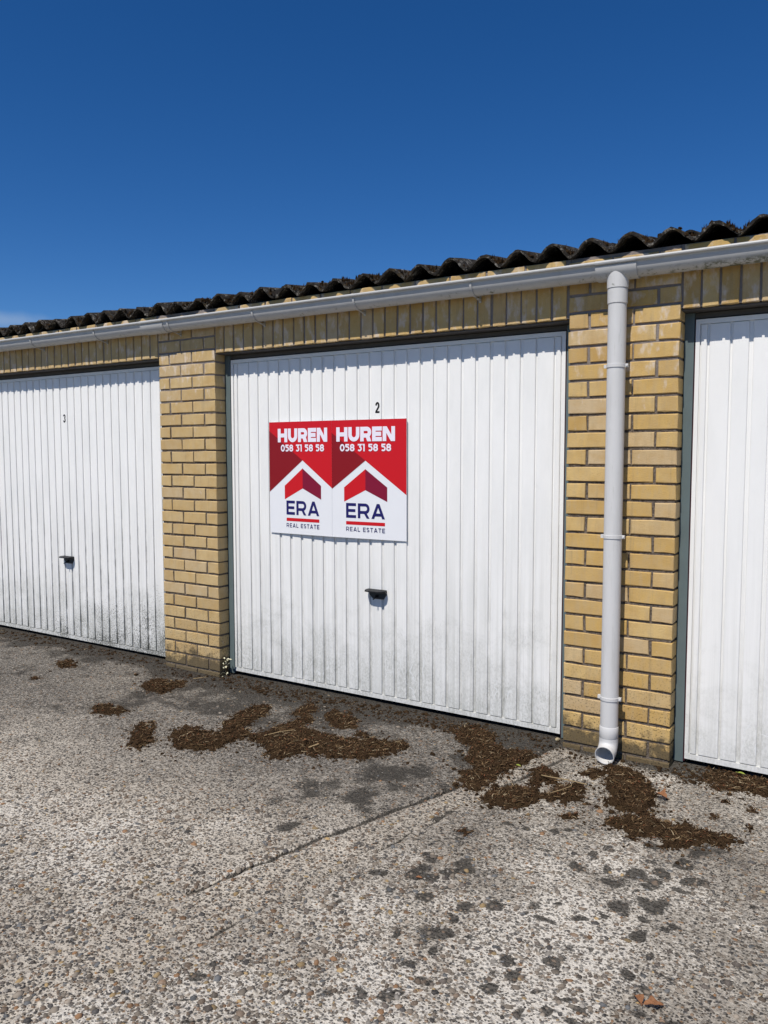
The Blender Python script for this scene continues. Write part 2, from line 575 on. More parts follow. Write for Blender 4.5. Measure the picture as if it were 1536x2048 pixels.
def ground_z(x, y):
    z = (fbm(x, y, 0.7, 3, 3) - 0.5) * 0.010 + (fbm(x, y, 0.035, 9, 2) - 0.5) * 0.0045
    j0, j1 = joint_dist(x, y)
    br = 0.35 + 0.9 * vnoise(x, y, 0.12, 70)
    z = z - 0.020 * br * np.exp(-(j0 / 0.0080) ** 2) - 0.012 * (br - 0.2) * np.exp(-(j1 / 0.008) ** 2)
    # slab beyond the joint sits a little proud
    return z - 0.003


# dark lichen spots: x, y, rx, ry, strength
SPOTS = [(-0.02, -1.95, .10, .085, .55), (-0.10, -2.02, .05, .04, .55)]


def survey(u, v):
    d = r2 * ((u - 768) / 1575.8) - u2 * ((v - 1024) / 1575.8) + fwd
    t = -1.390557 / d.z
    return 0.752549 + t * d.x, -3.542673 + t * d.y, t


for a, b, rad in ((205, 565, 30), (180, 480, 35), (240, 490, 25), (305, 475, 24), (370, 445, 38), (100, 565, 25), (380, 605, 26), (480, 600, 34), (230, 700, 72), (310, 705, 26), (110, 705, 20), (15, 720, 18),
                  (255, 780, 26), (200, 880, 30), (105, 950, 26), (50, 940, 14), (465, 920, 28), (570, 870, 36), (715, 815, 30), (540, 810, 30), (640, 600, 40), (800, 450, 40), (915, 460, 25), (930, 370, 50),
                  (1030, 480, 40), (960, 600, 45), (1110, 600, 52), (1035, 715, 34), (1150, 690, 16), (900, 635, 18), (1000, 860, 28), (870, 770, 16), (1190, 780, 14), (690, 1010, 28), (575, 1005, 22), (760, 950, 18),
                  (800, 990, 20), (1220, 440, 40), (365, 318, 18), (600, 305, 18), (720, 315, 22), (775, 312, 18), (150, 820, 34), (330, 650, 22), (640, 930, 20), (1290, 850, 18), (1080, 370, 30), (1260, 400, 26),
                  (-115, 580, 30), (-166, 695, 30), (-110, 722, 20), (-240, 800, 35), (-180, 865, 33), (-475, 890, 40), (-166, 935, 30), (-25, 945, 25), (-590, 815, 15), (-310, 295, 38), (-535, 375, 55), (-690, 365, 45),
                  (-350, 700, 20), (-420, 760, 16), (-120, 850, 18), (-300, 600, 22), (40, 420, 26), (-40, 360, 30), (-1200, 350, 40), (-1210, 20, 40), (-680, 70, 45), (-1000, 460, 40), (-850, 250, 50), (80, 100, 60), (20, 160, 40)):
    X_, Y_, t_ = survey(736 + a / 1.92, 1500 + b / 1.92)
    rw = rad / 1.92 * t_ / 1575.8
    SPOTS.append((X_, Y_, rw * 1.05, rw * 1.25, (1.05 if rad < 40 else 0.62) * (0.45 if X_ < -0.85 - 0.3 * (Y_ + 0.3) else 1.0)))


def blob(x, y, cx, cy, rx, ry):
    return np.exp(-((((x - cx) / rx) ** 2 + ((y - cy) / ry) ** 2) ** 1.5))


_sp = np.random.default_rng(31)
for _ in range(170):
    cx, cy = _sp.uniform(-0.75, 0.75), _sp.uniform(-2.25, -0.85)
    r = _sp.choice([.007, .010, .014, .018, .024], p=[.3, .3, .2, .14, .06])
    SPOTS.append((cx, cy, r * _sp.uniform(.9, 1.7), r, _sp.uniform(.45, .95)))
for _ in range(90):
    cx, cy = _sp.uniform(-3.6, -0.6), _sp.uniform(-2.0, -0.2)
    r = _sp.choice([.014, .022, .035, .05])
    SPOTS.append((cx, cy, r * _sp.uniform(.9, 1.8), r, _sp.uniform(.06, .22)))


def ground_attr(x, y):
    a1 = fbm(x, y, 0.55, 21, 4)
    a2 = fbm(x, y, 0.16, 24, 4)
    side = 1 / (1 + np.exp(-np.clip((x + 0.50 - 0.30 * y) / 0.012, -40, 40)))     # right of the first joint
    side2 = 1 / (1 + np.exp(-np.clip((x + 0.40 - 0.235 * y) / 0.02, -40, 40)))    # right of the second joint
    strip = side * (1 - side2)
    nearw = np.clip((-y - 0.78) / 0.80, 0, 1)
    pale = (1 - side) * nearw * 0.85 + strip * (0.62 + 0.3 * nearw) + side2 * (0.40 + 0.34 * np.clip((-y - 1.0) / 0.8, 0, 1))
    pale = np.clip(pale + (a1 - 0.5) * 0.55 + (a2 - 0.5) * 0.35, 0, 1)
    lime = 0.15 + 0.22 * side2 + 0.05 * strip + (a1 - 0.5) * 0.75 + (a2 - 0.5) * 0.45
    lime = lime + 0.18 * side2 * np.clip((-y - 0.9) / 1.0, 0, 1)
    lime = lime - 0.18 * (1 - side) * np.clip(1 - (-y) / 1.5, 0, 1)
    lime = lime + 0.27 * (1 - side) * np.clip((-y - 1.2) / 0.6, 0, 1)
    warm = np.clip((-y - 1.1) / 0.7, 0, 1) * (1 - np.clip((x + 0.55) / 0.5, 0, 1)) * (0.5 + a2 * 0.6) + 0.15 * side + 0.45 * strip
    s1 = fbm(x, y, 0.35, 41, 4)
    s2 = fbm(x, y, 0.09, 47, 3)
    st = 0.06 + (s1 - 0.5) * 0.75 + (s2 - 0.5) * 0.5 - 0.08 * side + 0.14 * (1 - side) * np.clip(1.7 + y, 0, 1)
    st = st + 0.62 * np.exp(-np.clip(-y + 0.02, 0, 9) / 0.11) + 0.15 * np.exp(-np.clip(-y, 0, 9) / 0.5) * (1 - side)
    wx = x + (fbm(x, y, 0.05, 61, 3) - 0.5) * 0.05
    wy = y + (fbm(x, y, 0.05, 66, 3) - 0.5) * 0.05
    for cx, cy, rx, ry, s_ in ((-0.95, -0.72, .30, .16, .30), (-1.05, -1.02, .26, .12, .26), (-2.2, -0.5, .45, .16, .18), (0.12, -1.05, .30, .14, .22)):
        st = st + s_ * (0.4 + 1.2 * s2) * blob(wx, wy, cx, cy, rx, ry)
    for cx, cy, rx, ry, s in SPOTS:
        msk = (np.abs(x - cx) < 3 * rx + .03) & (np.abs(y - cy) < 3 * ry + .03)
        if msk.any():
            st[msk] += s * blob(wx[msk], wy[msk], cx, cy, rx, ry)
    j0, j1 = joint_dist(x, y)
    br = vnoise(x, y, 0.12, 70)
    st = st + (0.55 + 0.9 * br) * np.exp(-(j0 / 0.008) ** 2) + (0.25 + 0.7 * br) * np.exp(-(j1 / 0.008) ** 2)
    lime = lime + 0.13 * np.exp(-((j0 - 0.022) / 0.015) ** 2)
    # grey repair strip between the two joints
    for pl_ in ([(-2.05, -.95), (-1.9, -.6), (-1.55, -.7), (-1.2, -.5)], [(-.85, -.1), (-.68, -.55), (-.3, -.45)], [(-.15, -.15), (.02, -.5), (.3, -.62)], [(-2.95, -.35), (-2.3, -.15), (-1.3, -.08)]):
        st = st + 0.34 * a2 * np.exp(-(seg_dist(wx, wy, pl_) / .13) ** 2)
    return lime, st, np.clip(warm, 0, 1), pale


def axis(lo, hi, fine, far):
    core = np.arange(lo, hi + fine / 2, fine)
    l, r, s, q = [], [], fine * 3, fine * 3
    x = lo
    while x > -far:
        x -= s; s *= 1.6; l.append(x)
    x = hi
    while x < far:
        x += q; q *= 1.6; r.append(x)
    return np.concatenate([l[::-1], core, r])


gx, gy = axis(-5.6, 1.1, 0.010, 400), axis(-3.0, 0.10, 0.010, 400)
GX, GY = np.meshgrid(gx, gy)
near = ((GX > -5.7) & (GX < 1.2) & (GY > -3.1) & (GY < 0.2))
fx, fy = GX.ravel(), GY.ravel()
gz = ground_z(np.clip(fx, -60, 60), np.clip(fy, -60, 60))
V = np.stack([fx, fy, gz], 1)
nx, ny = len(gx), len(gy)
idx = np.arange(nx * ny).reshape(ny, nx)
Q = np.stack([idx[:-1, :-1], idx[:-1, 1:], idx[1:, 1:], idx[1:, :-1]], -1).reshape(-1, 4)


def np_mesh(name, V, Q):
    me = bpy.data.meshes.new(name)
    k = Q.shape[1]
    me.vertices.add(len(V))
    me.vertices.foreach_set('co', np.ascontiguousarray(V, dtype=np.float32).ravel())
    me.loops.add(Q.size)
    me.loops.foreach_set('vertex_index', np.ascontiguousarray(Q, dtype=np.int32).ravel())
    me.polygons.add(len(Q))
    me.polygons.foreach_set('loop_start', np.arange(0, Q.size, k, dtype=np.int32))
    try:
        me.polygons.foreach_set('loop_total', np.full(len(Q), k, dtype=np.int32))
    except Exception:
        pass
    me.update(calc_edges=True)
    return me


gme = np_mesh('ground', V, Q)
la, sa, wa, pa = ground_attr(fx, fy)
for nm, arr in (('lime', la), ('stain', sa), ('warm', wa), ('pale', pa)):
    at = gme.attributes.new(nm, 'FLOAT', 'POINT')
    at.data.foreach_set('value', arr.astype(np.float32))
ground = link_me('ground', gme, M['conc'], smooth=True)
tag(ground, 'weathered exposed aggregate concrete yard in front of the garages', None, kind='structure')

# pebbles standing out of the worn concrete
ico_v = np.array([(0, 0, 1), (.894, 0, .447), (.276, .851, .447), (-.724, .526, .447), (-.724, -.526, .447), (.276, -.851, .447),
                  (.724, .526, -.447), (-.276, .851, -.447), (-.894, 0, -.447), (-.276, -.851, -.447), (.724, -.526, -.447)])
ico_f = np.array([(0, 1, 2), (0, 2, 3), (0, 3, 4), (0, 4, 5), (0, 5, 1), (1, 6, 2), (2, 7, 3), (3, 8, 4), (4, 9, 5), (5, 10, 1),
                  (2, 6, 7), (3, 7, 8), (4, 8, 9), (5, 9, 10), (1, 10, 6)])
N0 = 60000
cand = np.stack([rng.uniform(-3.4, 0.75, N0), rng.uniform(-2.65, -0.12, N0)], 1)
dcam = np.hypot(cand[:, 0] - 0.75, cand[:, 1] + 3.54)
px, py = cand[:, 0], cand[:, 1]
lm, stn, wm, _pl = ground_attr(px, py)
worn = fbm(px, py, 0.3, 81, 3)
prob = np.clip(1.25 - 0.25 * dcam, 0.12, 1) * np.clip(0.25 + 1.0 * wm + (worn - 0.45) * 1.6, 0.10, 1)
j0, j1 = joint_dist(px, py)
keep = (rng.random(N0) < prob) & (j0 > 0.008) & (j1 > 0.007)
P = cand[keep]
n = len(P)
wmk = wm[keep]
size = rng.lognormal(math.log(0.0060), 0.42, n).clip(0.003, 0.0145)
asp = rng.uniform(0.55, 1.0, n)
rot = rng.uniform(0, 2 * pi, n)
J = 1 + rng.uniform(-0.25, 0.25, (n, 11, 1))
vv = ico_v[None] * J * size[:, None, None]
vv[:, :, 1] *= asp[:, None]
vv[:, :, 2] *= rng.uniform(0.40, 0.65, n)[:, None]
cr, sr = np.cos(rot)[:, None], np.sin(rot)[:, None]
xx = vv[:, :, 0] * cr - vv[:, :, 1] * sr
yy = vv[:, :, 0] * sr + vv[:, :, 1] * cr
pz = ground_z(P[:, 0], P[:, 1]) - size * rng.uniform(0.02, 0.34, n)
VV = np.stack([xx + P[:, 0:1], yy + P[:, 1:2], vv[:, :, 2] + pz[:, None]], -1).reshape(-1, 3)
FF = (ico_f[None] + (np.arange(n) * 11)[:, None, None]).reshape(-1, 3)
pme = np_mesh('pebbles', VV, FF)
pal = np.array([(.20, .165, .13), (.29, .245, .195), (.12, .10, .085), (.075, .07, .068), (.25, .135, .065), (.36, .25, .12), (.17, .125, .09), (.36, .33, .29), (.13, .135, .14), (.22, .15, .10)])
pp_w = np.array([.24, .20, .14, .08, .03, .03, .12, .05, .06, .05])
warmpal = np.array([.16, .16, .09, .09, .075, .06, .15, .06, .075, .08])
ci = np.where(rng.random(n) < wmk, rng.choice(10, n, p=warmpal / warmpal.sum()), rng.choice(10, n, p=pp_w / pp_w.sum()))
tone = pal[ci] * rng.uniform(.40, 1.05, (n, 1))
tone = np.repeat(np.concatenate([tone, np.ones((n, 1))], 1), 11, 0)
at = pme.color_attributes.new('tone', 'FLOAT_COLOR', 'POINT')
at.data.foreach_set('color', tone.astype(np.float32).ravel())
peb = link_me('pebbles', pme, M['pebble'], smooth=True)
tag(peb, 'rounded brown and grey pebbles showing through the worn concrete', 'pebbles', kind='stuff')

# ------------------------------------------------------------------ garage row
garage = empty('garage_row', (-1.6, 0.5, 0.0))
tag(garage, 'row of yellow brick lock-up garages with white ribbed doors', 'garage')
GO = Vector((1.6, -0.5, 0.0))       # children are authored in world space and shifted by this


def attach(o, par=None):
    """parent keeping world placement: parents are never rotated or scaled"""
    o.parent = par or garage
    off = Vector((0, 0, 0))
    q = o.parent
    while q is not None:
        off += q.location
        q = q.parent
    o.location = Vector(o.location) - off
    return o


PITCH, NK = 0.077, 25.3
JZ = lambda kk: (NK - kk) * PITCH


def brick_mesh(name, lx, lz, ly=0.088, seed=0):
    """box with a worn chamfered face; origin at the lower left front corner"""
    q = random.Random(seed)
    c = 0.0028
    j = lambda a=0.0019: q.uniform(-a, a)
    back = [(0, ly, 0), (lx, ly, 0), (lx, ly, lz), (0, ly, lz)]
    mid = [(0 + j(), c, 0 + j()), (lx / 2, c, j()), (lx + j(), c, 0 + j()), (lx + j(), c, lz + j()), (lx / 2, c, lz + j()), (0 + j(), c, lz + j())]
    fr = [(c + j(), j(.0008), c + j()), (lx / 2, j(.0006), c + j()), (lx - c + j(), j(.0008), c + j()), (lx - c + j(), j(.0008), lz - c + j()), (lx / 2, j(.0006), lz - c + j()), (c + j(), j(.0008), lz - c + j())]
    v = back + mid + fr
    f = [(1, 0, 3, 2), (10, 11, 14, 15), (11, 12, 13, 14)]
    for a in range(6):
        b = (a + 1) % 6
        f.append((4 + a, 4 + b, 10 + b, 10 + a))
    f += [(0, 1, 6, 5, 4), (1, 2, 7, 6), (2, 3, 9, 8, 7), (3, 0, 4, 9)]
    me = bpy.data.meshes.new(name)
    me.from_pydata(v, [], f)
    me.update()
    me.materials.append(M['brick'])
    return me


STRETCH = [brick_mesh('stretcher_brick', 0.190, 0.065, seed=i) for i in range(5)]
HALF = [brick_mesh('half_brick', 0.088, 0.065, seed=20 + i) for i in range(4)]
SOLD = [brick_mesh('soldier_brick', 0.065, 0.190, seed=40 + i) for i in range(5)]
PIERW = 0.488


def put_brick(me, x, z, par, y=0.0):
    q = random.uniform
    o = inst('brick', me, (x + q(-.0012, .0012), y + q(-.0012, .0018), z + q(-.001, .001)), None, (q(-.004, .004), q(-.006, .006), q(-.004, .004)))
    return attach(o, par)


def pier(xl, joined=False):
    p = empty('brick_pier', (xl + PIERW / 2, 0.0, 0.0))
    attach(p)
    mb = MB()
    mb.box(xl + .006, xl + PIERW - .006, .0065, .30, -0.08, 2.267)
    attach(mb.build('mortar_core', M['mortar']), p)
    if joined:
        b = MB()
    for kk in range(26, -4, -1):
        z = JZ(kk) + 0.006
        row = [('h', 0.0), ('s', 0.100), ('s', 0.300)] if kk % 2 == 0 else [('s', 0.0), ('s', 0.200), ('h', 0.400)]
        for t, dx in row:
            ex = -0.002 if dx == 0.300 else 0.0
            if joined:
                b.box(xl + dx, xl + dx + (.19 if t == 's' else .088), 0, .088, z, z + .065)
            else:
                put_brick(random.choice(STRETCH if t == 's' else HALF), xl + dx + ex, z, p)
    if joined:
        o = attach(b.build('bricks', M['brick']), p)
        o['kind'] = 'stuff'
    return p


XB, XA = -0.488, -3.197
pier(XA)
pier(XB)
pier(-5.906, True)
pier(2.219, True)

# soldier courses over the doorways, and the course above them
for xs, xe in ((-5.418, -3.197), (-2.709, -0.488), (0.0, 2.219)):
    s = attach(empty('soldier_course', ((xs + xe) / 2, 0, 2.0)))
    mb = MB()
    mb.box(xs - .004, xe + .004, .0065, .30, 2.003, 2.267)
    attach(mb.build('mortar_core', M['mortar']), s)
    nb = 29
    pt = (xe - xs - 0.011) / nb
    for i in range(nb):
        put_brick(random.choice(SOLD), xs + 0.011 + i * pt, 2.0, s)
    x = xs + 0.011
    while x < xe - .05:
        L = min(0.19, xe - x - .006)
        if L > .17:
            put_brick(random.choice(STRETCH), x, 2.2, s)
        elif L > .085:
            put_brick(random.choice(HALF), x, 2.2, s)
        x += 0.2
    mb = MB()
    mb.box(xs + .001, xe - .001, .016, .16, 1.9925, 1.9985)
    attach(mb.build('lintel_plate', M['steel']), s)

# back of the building: side and rear walls, so that the row is a closed body
mb = MB()
mb.box(-5.906, 2.707, 5.2, 5.4, -.08, 2.4)
mb.box(-5.904, -5.70, .302, 5.198, -.08, 2.26)
mb.box(2.50, 2.705, .302, 5.198, -.08, 2.26)
attach(mb.build('rear_walls', M['brick']))

# ------------------------------------------------------------------ garage doors
PW, GW = 0.0645, 0.0158      # proud panel, groove
PP = PW + GW


def panel_mesh(name, wdt, h):
    """one pressed panel: flat face with sloping sides, origin bottom centre, groove floor at y=0"""
    a, b, d = wdt / 2, wdt / 2 - 0.0030, -0.0095
    r = 0.0022
    prof = [(-a, 0.0), (-a + .0006, d + r), (-b, d + .0004), (-b + r, d), (b - r, d), (b, d + .0004), (a - .0006, d + r), (a, 0.0)]
    v = [(x, y, z) for z in (0, h) for x, y in prof]
    k = len(prof)
    f = [(i, i + 1, k + i + 1, k + i) for i in range(k - 1)]
    f += [tuple(reversed(range(k))), tuple(range(k, 2 * k)), (0, k, 2 * k - 1, k - 1)]
    me = bpy.data.meshes.new(name)
    me.from_pydata(v, [], f)
    me.update()
    return me


def ribbon(mb, pts, t, z, closed=False, mi=0):
    """flat stroke of width t along pts (2-D), laid in the plane y=z facing -y"""
    pts = [Vector(p) for p in pts]
    nP = len(pts)
    L, R = [], []
    for i in range(nP):
        a = pts[i] - pts[i - 1] if (i > 0 or closed) else pts[1] - pts[0]
        b = pts[(i + 1) % nP] - pts[i] if (i < nP - 1 or closed) else a
        a, b = a.normalized(), b.normalized()
        na, nb_ = Vector((-a.y, a.x)), Vector((-b.y, b.x))
        mm = (na + nb_).normalized()
        s = t / 2 / max(0.35, mm.dot(na))
        L.append(pts[i] + mm * s); R.append(pts[i] - mm * s)
    v = [(p.x, z, p.y) for p in L] + [(p.x, z, p.y) for p in R]
    f = []
    for i in range(nP if closed else nP - 1):
        q = (i + 1) % nP
        f.append((i, nP + i, nP + q, q))
    mb.add(v, f, mi)


def arc(cx, cy, rx, ry, a0, a1, n=12):
    return [(cx + rx * math.cos(R_(a0 + (a1 - a0) * i / n)), cy + ry * math.sin(R_(a0 + (a1 - a0) * i / n))) for i in range(n + 1)]


def glyph(ch, w, t):
    """centre-line strokes of a geometric sans in a box w x 1; returns [(points, closed)]"""
    h = t / 2
    x0, x1, y0, y1 = h, w - h, h, 1 - h
    mid = 0.5
    if ch == 'H': return [([(x0, 0), (x0, 1)], 0), ([(x1, 0), (x1, 1)], 0), ([(x0, mid), (x1, mid)], 0)]
    if ch == 'U':
        r = (x1 - x0) / 2
        ry = min(r * 1.05, 0.45)
        return [([(x0, 1)] + arc(w / 2, y0 + ry, r, ry, 180, 360, 14) + [(x1, 1)], 0)]
    if ch == 'E': return [([(x0, 0), (x0, 1)], 0), ([(x0, y1), (w, y1)], 0), ([(x0, mid), (w * .93, mid)], 0), ([(x0, y0), (w, y0)], 0)]
    if ch == 'L': return [([(x0, 0), (x0, 1)], 0), ([(x0, y0), (w, y0)], 0)]
    if ch == 'T': return [([(w / 2, 0), (w / 2, 1)], 0), ([(0, y1), (w, y1)], 0)]
    if ch == 'N': return [([(x0, 0), (x0, 1)], 0), ([(x1, 0), (x1, 1)], 0), ([(0, 1), (t * 1.12, 1), (w, 0), (w - t * 1.12, 0)], 2)]
    if ch == 'A': return [([(0, 0), (t * 1.08, 0), (w / 2 + t * .54, 1), (w / 2 - t * .54, 1)], 2), ([(w, 0), (w - t * 1.08, 0), (w / 2 - t * .54, 1), (w / 2 + t * .54, 1)], 2), ([(w * .26, 0.27), (w * .74, 0.27)], 0)]
    if ch == 'R':
        yb = 0.40
        ry = (y1 - yb) / 2
        return [([(x0, 0), (x0, 1)], 0), ([(x0, y1)] + arc(x1 - ry * .95, y1 - ry, ry * .95, ry, 90, -90, 12) + [(x0, yb)], 0), ([(w * .40, yb + h), (w * .40 + t * 1.15, yb + h), (w, 0), (w - t * 1.15, 0)], 2)]
    if ch == 'S':
        r1 = (y1 - mid) / 2
        cx = w / 2
        rx = (x1 - x0) / 2
        return [(arc(cx, y1 - r1, rx, r1, 30, 270, 14) + arc(cx, y0 + r1, rx, r1, 90, -150, 14)[1:], 0)]
    if ch == '0': return [(arc(w / 2, .5, w / 2 - h, .5 - h, 0, 345, 23), 1)]
    if ch == '8':
        r1 = (y1 - .53) / 2
        return [(arc(w / 2, y1 - r1, (x1 - x0) / 2 * .9, r1, 0, 340, 17), 1), (arc(w / 2, (y0 + .53) / 2, (x1 - x0) / 2, (.53 - y0) / 2, 0, 340, 17), 1)]
    if ch == '1': return [([(w * .62, 0), (w * .62, 1)], 0), ([(w * .08, y1), (w * .62, y1)], 0)]
    if ch == '3':
        yc = 0.60
        return [([(w * .06, y1), (x1 - h * .2, y1), (w * .48, yc)], 0), ([(w * .40, yc)] + arc(w * .45, (yc + y0) / 2, x1 - w * .45, (yc - y0) / 2, 90, -140, 14), 0)]
    if ch == '5':
        yc = 0.62
        return [([(w * .92, y1), (w * .22, y1), (w * .18, yc - .01)], 0), ([(w * .15, yc)] + arc(w * .46, (yc + y0) / 2, x1 - w * .46, (yc - y0) / 2, 90, -140, 14), 0)]
    if ch == '2':
        r1 = (1 - h - .56)
        return [(arc(w / 2, .66, (x1 - x0) / 2, y1 - .66, 175, -25, 12) + [(x0, y0 + .04)], 0), ([(0, y0), (w, y0)], 0)]
    if ch == 'n3':
        return [(arc(w / 2, .735, (x1 - x0) / 2, y1 - .735, 170, -90, 14), 0), (arc(w / 2, (y0 + .52) / 2, (x1 - x0) / 2, (.52 - y0) / 2, 90, -170, 14), 0)]
    return []


ADV = {'H': .80, 'U': .78, 'R': .76, 'E': .66, 'N': .82, 'A': .86, 'L': .58, 'S': .68, 'T': .70, '0': .70, '5': .64, '8': .68, '3': .62, '1': .40, ' ': .30}


def text(mb, s, x0, x1, zt, zb, t, gap, y, mi=0, wmul=1.0):
    """set s in the box x0..x1, zb..zt (sizes in metres)"""
    ws = [ADV[c] * wmul for c in s]
    tot = sum(ws) + gap * (len(s) - 1)
    H = zt - zb
    kx = (x1 - x0) / tot
    x = x0
    lay = 0
    for c, wc in zip(s, ws):
        wd = wc * kx
        un = wd / H
        for pts, cl in glyph(c, un, t):
            P2 = [(x + px_ * H, zb + py_ * H) for px_, py_ in pts]
            if cl == 2:
                mb.add([(a_, y - 0.00004 * lay, b_) for a_, b_ in P2], [tuple(range(len(P2)))], mi)
            else:
                ribbon(mb, P2, t * H, y - 0.00004 * lay, cl, mi)
            lay += 1
        x += wd + gap * kx


def garage_door(num, xs, xe, mat):
    cx = (xs + xe) / 2
    d = attach(empty('garage_door', (cx, 0.10, 0.0)))
    # posts, head and seals
    for s in (-1, 1):
        mb = MB()
        xo = xs if s < 0 else xe
        a, b = sorted((xo - s * 0.000, xo - s * 0.040))
        mb.box(a, b, .0925, .16, 0.004, 1.991)
        attach(mb.build('frame_post', M['post']), d)
        mb = MB()
        a, b = sorted((xo - s * 0.0402, xo - s * 0.0455))
        mb.box(a, b, .101, .135, 0.006, 1.968)
        attach(mb.build('seal', M['seal']), d)
    mb = MB()
    mb.box(xs + .041, xe - .041, .101, .16, 1.968, 1.990)
    attach(mb.build('frame_head', M['steel']), d)
    # sheet behind the panels, with stiles and rails folded round it
    lx0, lx1 = xs + 0.046, xe - 0.046
    zb, zt = 0.021, 1.962
    mb = MB()
    mb.box(lx0 + .002, lx1 - .002, .102, .118, zb + .002, zt - .002)
    attach(mb.build('sheet', mat), d)
    mb = MB()
    mb.box(lx0, lx1, .0925, .1015, zb, zb + .024)
    mb.box(lx0, lx1, .0925, .1015, zt - .020, zt)
    mb.box(lx0, lx0 + .017, .0925, .1015, zb + .0242, zt - .0202)
    mb.box(lx1 - .017, lx1, .0925, .1015, zb + .0242, zt - .0202)
    attach(mb.build('leaf_frame', mat), d)
    h = (zt - .024) - (zb + .0285)
    me = panel_mesh('door_panel', PW, h)
    me.materials.append(mat)
    wide = panel_mesh('wide_door_panel', 0.083, h)
    wide.materials.append(mat)
    thin = panel_mesh('edge_door_panel', 0.026, h)
    thin.materials.append(mat)
    npan = 23
    for i in range(npan):
        o = inst('panel', me, (cx + (i - (npan - 1) / 2) * PP, .102, zb + .0285))
        attach(o, d)
    half = npan * PP / 2
    for s in (-1, 1):
        attach(inst('panel', wide, (cx + s * (half + .0415 + .001), .102, zb + .0285)), d)
        attach(inst('panel', thin, (cx + s * (half + .083 + .010 + .013), .102, zb + .0285)), d)
    # handle: a trapezoid grip standing out from the door, with a lock below
    hx, hz = cx + 0.008, 0.628
    mb = MB()
    top, bot = hz + .010, hz - .006
    pl = [(-.060, .0915), (-.066, .070), (-.060, .050), (-.034, .032), (.034, .032), (.058, .046), (.066, .066), (.060, .0915)]
    k = len(pl)
    v = [(hx + a, b, bot + (.0915 - b) * .12) for a, b in pl] + [(hx + a * .985, b + .001, top - (.0915 - b) * .05) for a, b in pl]
    f = [tuple(range(k)), tuple(reversed(range(k, 2 * k)))] + [(i, k + i, k + (i + 1) % k, (i + 1) % k) for i in range(k)]
    mb.add(v, [tuple(reversed(q)) for q in f])
    bp = [(-.056, -.0062), (.056, -.0062), (.060, -.016), (.040, -.044), (-.030, -.044), (-.054, -.022)]  # added dark plate, outlined like the shadow the grip casts on the door
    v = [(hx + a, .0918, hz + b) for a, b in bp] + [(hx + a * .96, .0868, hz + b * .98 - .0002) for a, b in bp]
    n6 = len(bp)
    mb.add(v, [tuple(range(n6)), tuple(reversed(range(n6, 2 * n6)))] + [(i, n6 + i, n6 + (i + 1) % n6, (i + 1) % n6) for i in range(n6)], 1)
    o = attach(mb.build('handle', [M['black'], M['grip_shade']]), d)
    mb = MB()
    mb.tube([(hx, .0866, hz - .026), (hx, .080, hz - .026)], .009, 14)
    mb.tube([(hx, .0798, hz - .026), (hx, .046, hz - .040)], [.0045, .003], 10)
    o = attach(mb.build('lock', M['black']), d)
    # painted number
    if num in (2, 3):
        mb = MB()
        H = 0.060
        zc = 1.609 if num == 2 else 1.617
        xn = -1.604 if num == 2 else -4.318
        for li, (pts, cl) in enumerate(glyph('2' if num == 2 else 'n3', 0.46, 0.17)):
            ribbon(mb, [(xn + px_ * H, zc + py_ * H) for px_, py_ in pts], .17 * H, .0919 - .00005 * li, cl)
        attach(mb.build('number', M['black']), d)
    return d


garage_door(3, -5.418, -3.197, M['door3'])
garage_door(2, -2.709, -0.488, M['door2'])
garage_door(1, 0.0, 2.219, M['door1'])

# ------------------------------------------------------------------ roof
TP = 0.1737
TX0 = 0.1375 - 34 * TP
SL = math.tan(R_(9.5))


def tile_prof(t):
    """t in 0..1 over one tile width: high round crest in the middle, shallow trough at the ends"""
    c = 0.5 + 0.5 * math.cos(2 * pi * (t - 0.5))
    return 0.060 * c ** 0.85


def tile_mesh(name, seed, L=0.40):
    q = random.Random(seed)
    nS, nL, th = 14, 3, 0.013
    ZS = q.uniform(.86, 1.10)
    v, f = [], []
    for lay in (0, 1):
        for j in range(nL + 1):
            yy_ = L * j / nL
            for i in range(nS + 1):
                t = -0.04 + 1.08 * i / nS
                e = q.uniform(-.0035, .0035)
                z = tile_prof(t) * ZS + yy_ * (SL - 0.030) + e - (th if lay else 0)
                v.append(((t - 0.5) * TP, yy_ + (q.uniform(-.004, .004) if j == 0 else 0), z))
    W_ = nS + 1
    N_ = W_ * (nL + 1)
    for j in range(nL):
        for i in range(nS):
            a = j * W_ + i
            f.append((a, a + 1, a + 1 + W_, a + W_))
            f.append((N_ + a, N_ + a + W_, N_ + a + 1 + W_, N_ + a + 1))
    for i in range(nS):
        f.append((i, N_ + i, N_ + i + 1, i + 1))
        a = nL * W_ + i
        f.append((a, a + 1, N_ + a + 1, N_ + a))
    for j in range(nL):
        a = j * W_
        f.append((a, a + W_, N_ + a + W_, N_ + a))
        a = j * W_ + nS
        f.append((a, N_ + a, N_ + a + W_, a + W_))
    me = bpy.data.meshes.new(name)
    me.from_pydata(v, [], f)
    me.update()
    me.materials.append(M['tile'])
    me.polygons.foreach_set('use_smooth', [True] * len(me.polygons))
    me.set_sharp_from_angle(angle=R_(50))
    return me


TILES = [tile_mesh('roof_tile', 100 + i) for i in range(9)]
roof = attach(empty('roof', (-1.6, 0.0, 2.26)))
EX = 0.33
EAVE_Y, EAVE_Z = -0.034, 2.2785
NT_ = 50
for r in range(3):
    for i in range(NT_):
        x = TX0 + i * TP
        if x > 2.75: break
        o = inst('roof_tile', random.choice(TILES), (x + random.uniform(-.003, .003), EAVE_Y + r * EX + random.uniform(-.008, .008), EAVE_Z + r * (EX * SL + 0.0) + 0.003 * r + random.uniform(-.005, .005)),
                 None, (random.uniform(-.012, .012), random.uniform(-.05, .05), random.uniform(-.02, .02)))
        attach(o, roof)
